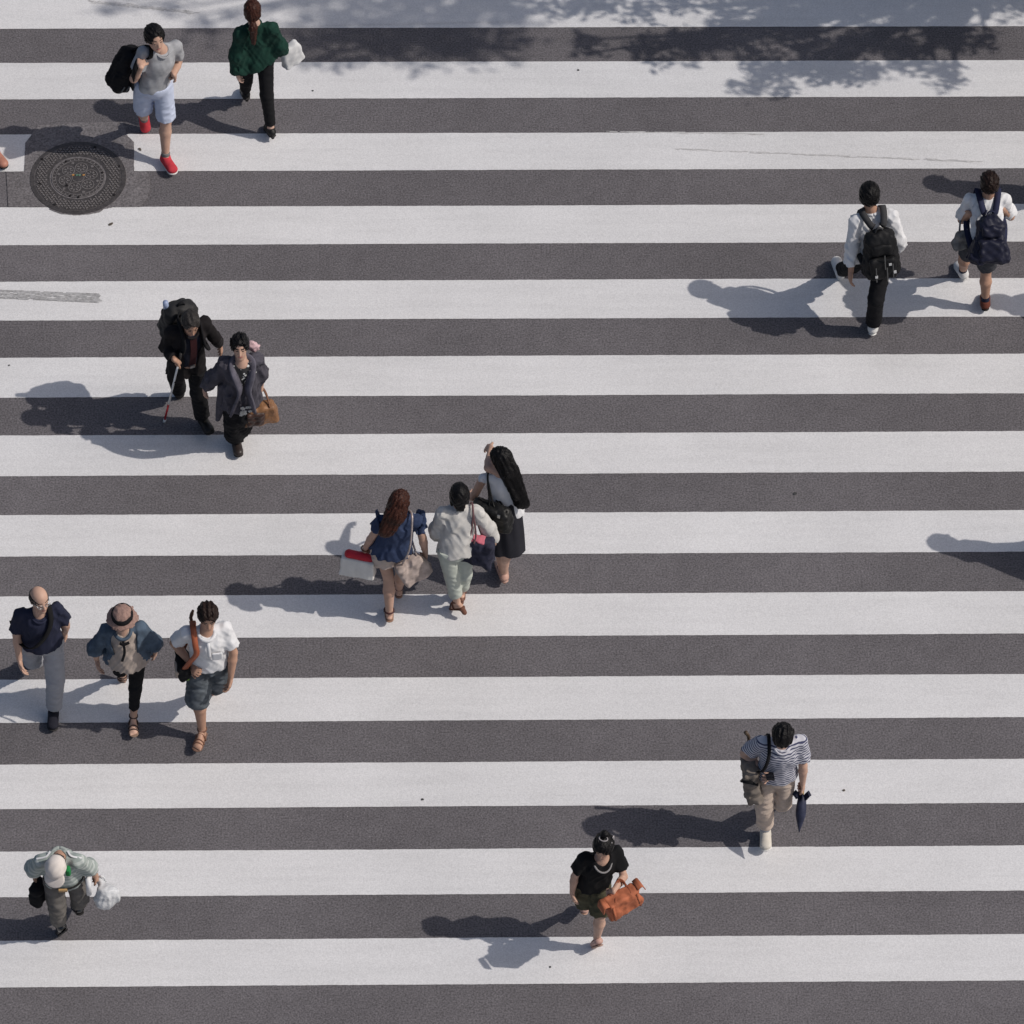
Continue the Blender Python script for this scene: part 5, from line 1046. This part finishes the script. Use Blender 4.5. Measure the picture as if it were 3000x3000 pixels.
f = Fld(.008); f.add(ell(h + c.hu * .030 * q + c.hf * .115 * q, (c.hr, nrm(c.hf - c.hu * .25), nrm(c.hu + c.hf * .25)), (.098 * q, .098 * q, .015 * q))); c.part('peak', f.mesh(), CAPM, o)
f = Fld(.008); f.add(rbox(c.px(915, 420, c['neck'] * .5 + c['head'] * .5 - c.r * .1 + c.f * .08), (c.r, c.f, c.up), (.022, .03, .055), .015)); c.part('green_badge', f.mesh(), fabric('green_cloth', (.02, .19, .055)))
for s in 'RL': shoe(c, s, mat('polished_black', (.012, .012, .012), .15, .1, spec=.8), SOLEB)
gp = c['wrL'] * .3 + c['tpL'] * .7; ce = c.px(1435, 770, gp, .02); ce = np.array([ce[0], ce[1], ce[2]]); wb = mat('white_plastic', (.56, .57, .58), .4, .08, 12, .6, 25)
f = Fld(.008); f.add(ell(ce - UP * .01, (np.array([.8, .6, 0]), np.array([-.6, .8, 0]), UP), (.105, .075, .125))); f.add(cone(ce + UP * .06, gp - UP * .01, .06, .016), .05); f.add(ell(ce + np.array([.05, 0, .02]), (UP, np.array([0, 1., 0]), np.array([1., 0, 0])), (.08, .05, .07)), .03); f.noise(.006, .09); f.crease(.008, .07, UP); f.crease(.004, .035)
o = bag_root('plastic_bag', 'crumpled white plastic bag in the left hand of the stooping old man with the cap', 'plastic bag', f.mesh(), wb, ce - UP * .12)
b = MB(); b.tube(spline([gp - UP * .02, gp + np.array([.02, 0, .04]), gp + np.array([.05, .0, .01]), gp + np.array([.06, -.01, -.03])], 4), .009, 6); b.build('handle', wb, o, ce - UP * .12, True)
p = c.px(1192, 640, c['wrL'] * .6 + c['hipL'] * .4, .0); b = MB(); b.tube([p + UP * .13, p - UP * .10], [.022, .022], 10); tag(b.build('paper_roll', WHT, None, p - UP * .1, True), 'white paper roll held upright against the thigh of the stooping old man', 'paper')
gp = c['wrR'] * .3 + c['tpR'] * .7; ce = c.px(525, 690, gp, .0)
hang_bag('satchel', 'black satchel hanging from the right hand of the stooping old man with the cap', 'satchel', ce, (.09, .06, .115), 60, BLK, .1, gp + UP * .05, BLK, 1, .04, .006, hr=.010)

# --- people whose bodies stand past the frame's edges; their shadows (and one leg) reach in
def walker(px, py, H, head, stride=.30, ph=1, swing=.2):
    g = at(px * 1.552795, py * 1.552795, 0); a = R(head); f = np.array([math.sin(a), math.cos(a), 0]); r = np.cross(f, UP); q = H / 1.7; X = {}
    X['pel'] = g + UP * .915 * q; X['neck'] = g + UP * 1.395 * q + f * .05; X['head'] = X['neck'] + UP * .195 * q + f * .03
    for s, sg in (('R', 1), ('L', -1)):
        sw = sg * ph; X['sh' + s] = X['neck'] + r * sg * .185 * q - UP * .03 * q; X['el' + s] = X['sh' + s] + (-UP * .28 + r * sg * .05 - f * swing * sw * .6) * q; X['wr' + s] = X['el' + s] + (-UP * .22 + f * (.08 - swing * sw * .8)) * q; X['tp' + s] = X['wr' + s] + (-UP * .16 + f * .04) * q
        X['hip' + s] = X['pel'] + r * sg * .09 * q - UP * .02
        if sw > 0: X['kn' + s] = X['hip' + s] + (f * stride * .62 - UP * .38) * q; X['an' + s] = X['kn' + s] + (f * stride * .30 - UP * .40) * q; X['to' + s] = X['an' + s] + (f * .20 - UP * .05) * q
        else: X['kn' + s] = X['hip' + s] + (f * -.02 - UP * .41) * q; X['an' + s] = X['kn' + s] + (-f * stride * .85 - UP * .33) * q; X['to' + s] = X['an' + s] + (f * .17 - UP * .13) * q
    return Body(np.array([X[n] for n in J]), H, (180 - head, 12))
def plain(c, label, tops, legs, hairm, style='short', sl=.65, leg=1.9, shoes=LEATHB, hem=.07, flare=.0):
    make_body(c, 'person', label, skin(S_A), hands=dict(R=GRIP, L=RELAX)); o = top(c, 't_shirt' if sl < 1 else 'jacket', tops, sl, (.070, .080, .064), hem, .022, 1.0, flare); collar(c, tops, o)
    bottom(c, 'trousers' if leg > 1.2 else 'shorts', legs, leg, (.094, .085, .076, .07), .012); hair(c, hairm, style)
    for s in 'RL': shoe(c, s, shoes, SOLEB)
c = walker(2055, 390, 1.66, 0, swing=.04); plain(c, 'person just outside the right edge whose shadow falls beyond the boy with the navy backpack', WHT, BLK, H_BLK, flare=.10, hem=.12)
c = walker(2180, 592, 1.68, 180, ph=-1); plain(c, 'person outside the right edge whose shadow falls below the boy with the navy backpack', NAVY, BLK, H_DBR)
c = walker(2090, 1075, 1.72, 0, ph=-1, swing=.06); plain(c, 'person outside the right edge casting the lone shadow at mid height', BLK, NAVY, H_BLK, sl=1.8, hem=.3, flare=.14)
c = walker(-60, 266, 1.68, 145, .36, -1); plain(c, 'person cut off by the upper left edge, only a bare leg showing', NAVY, fabric('dark_shorts', (.04, .04, .05)), H_DBR, leg=.9, shoes=mat('red_brown_leather', (.40, .18, .125), .5, .2))
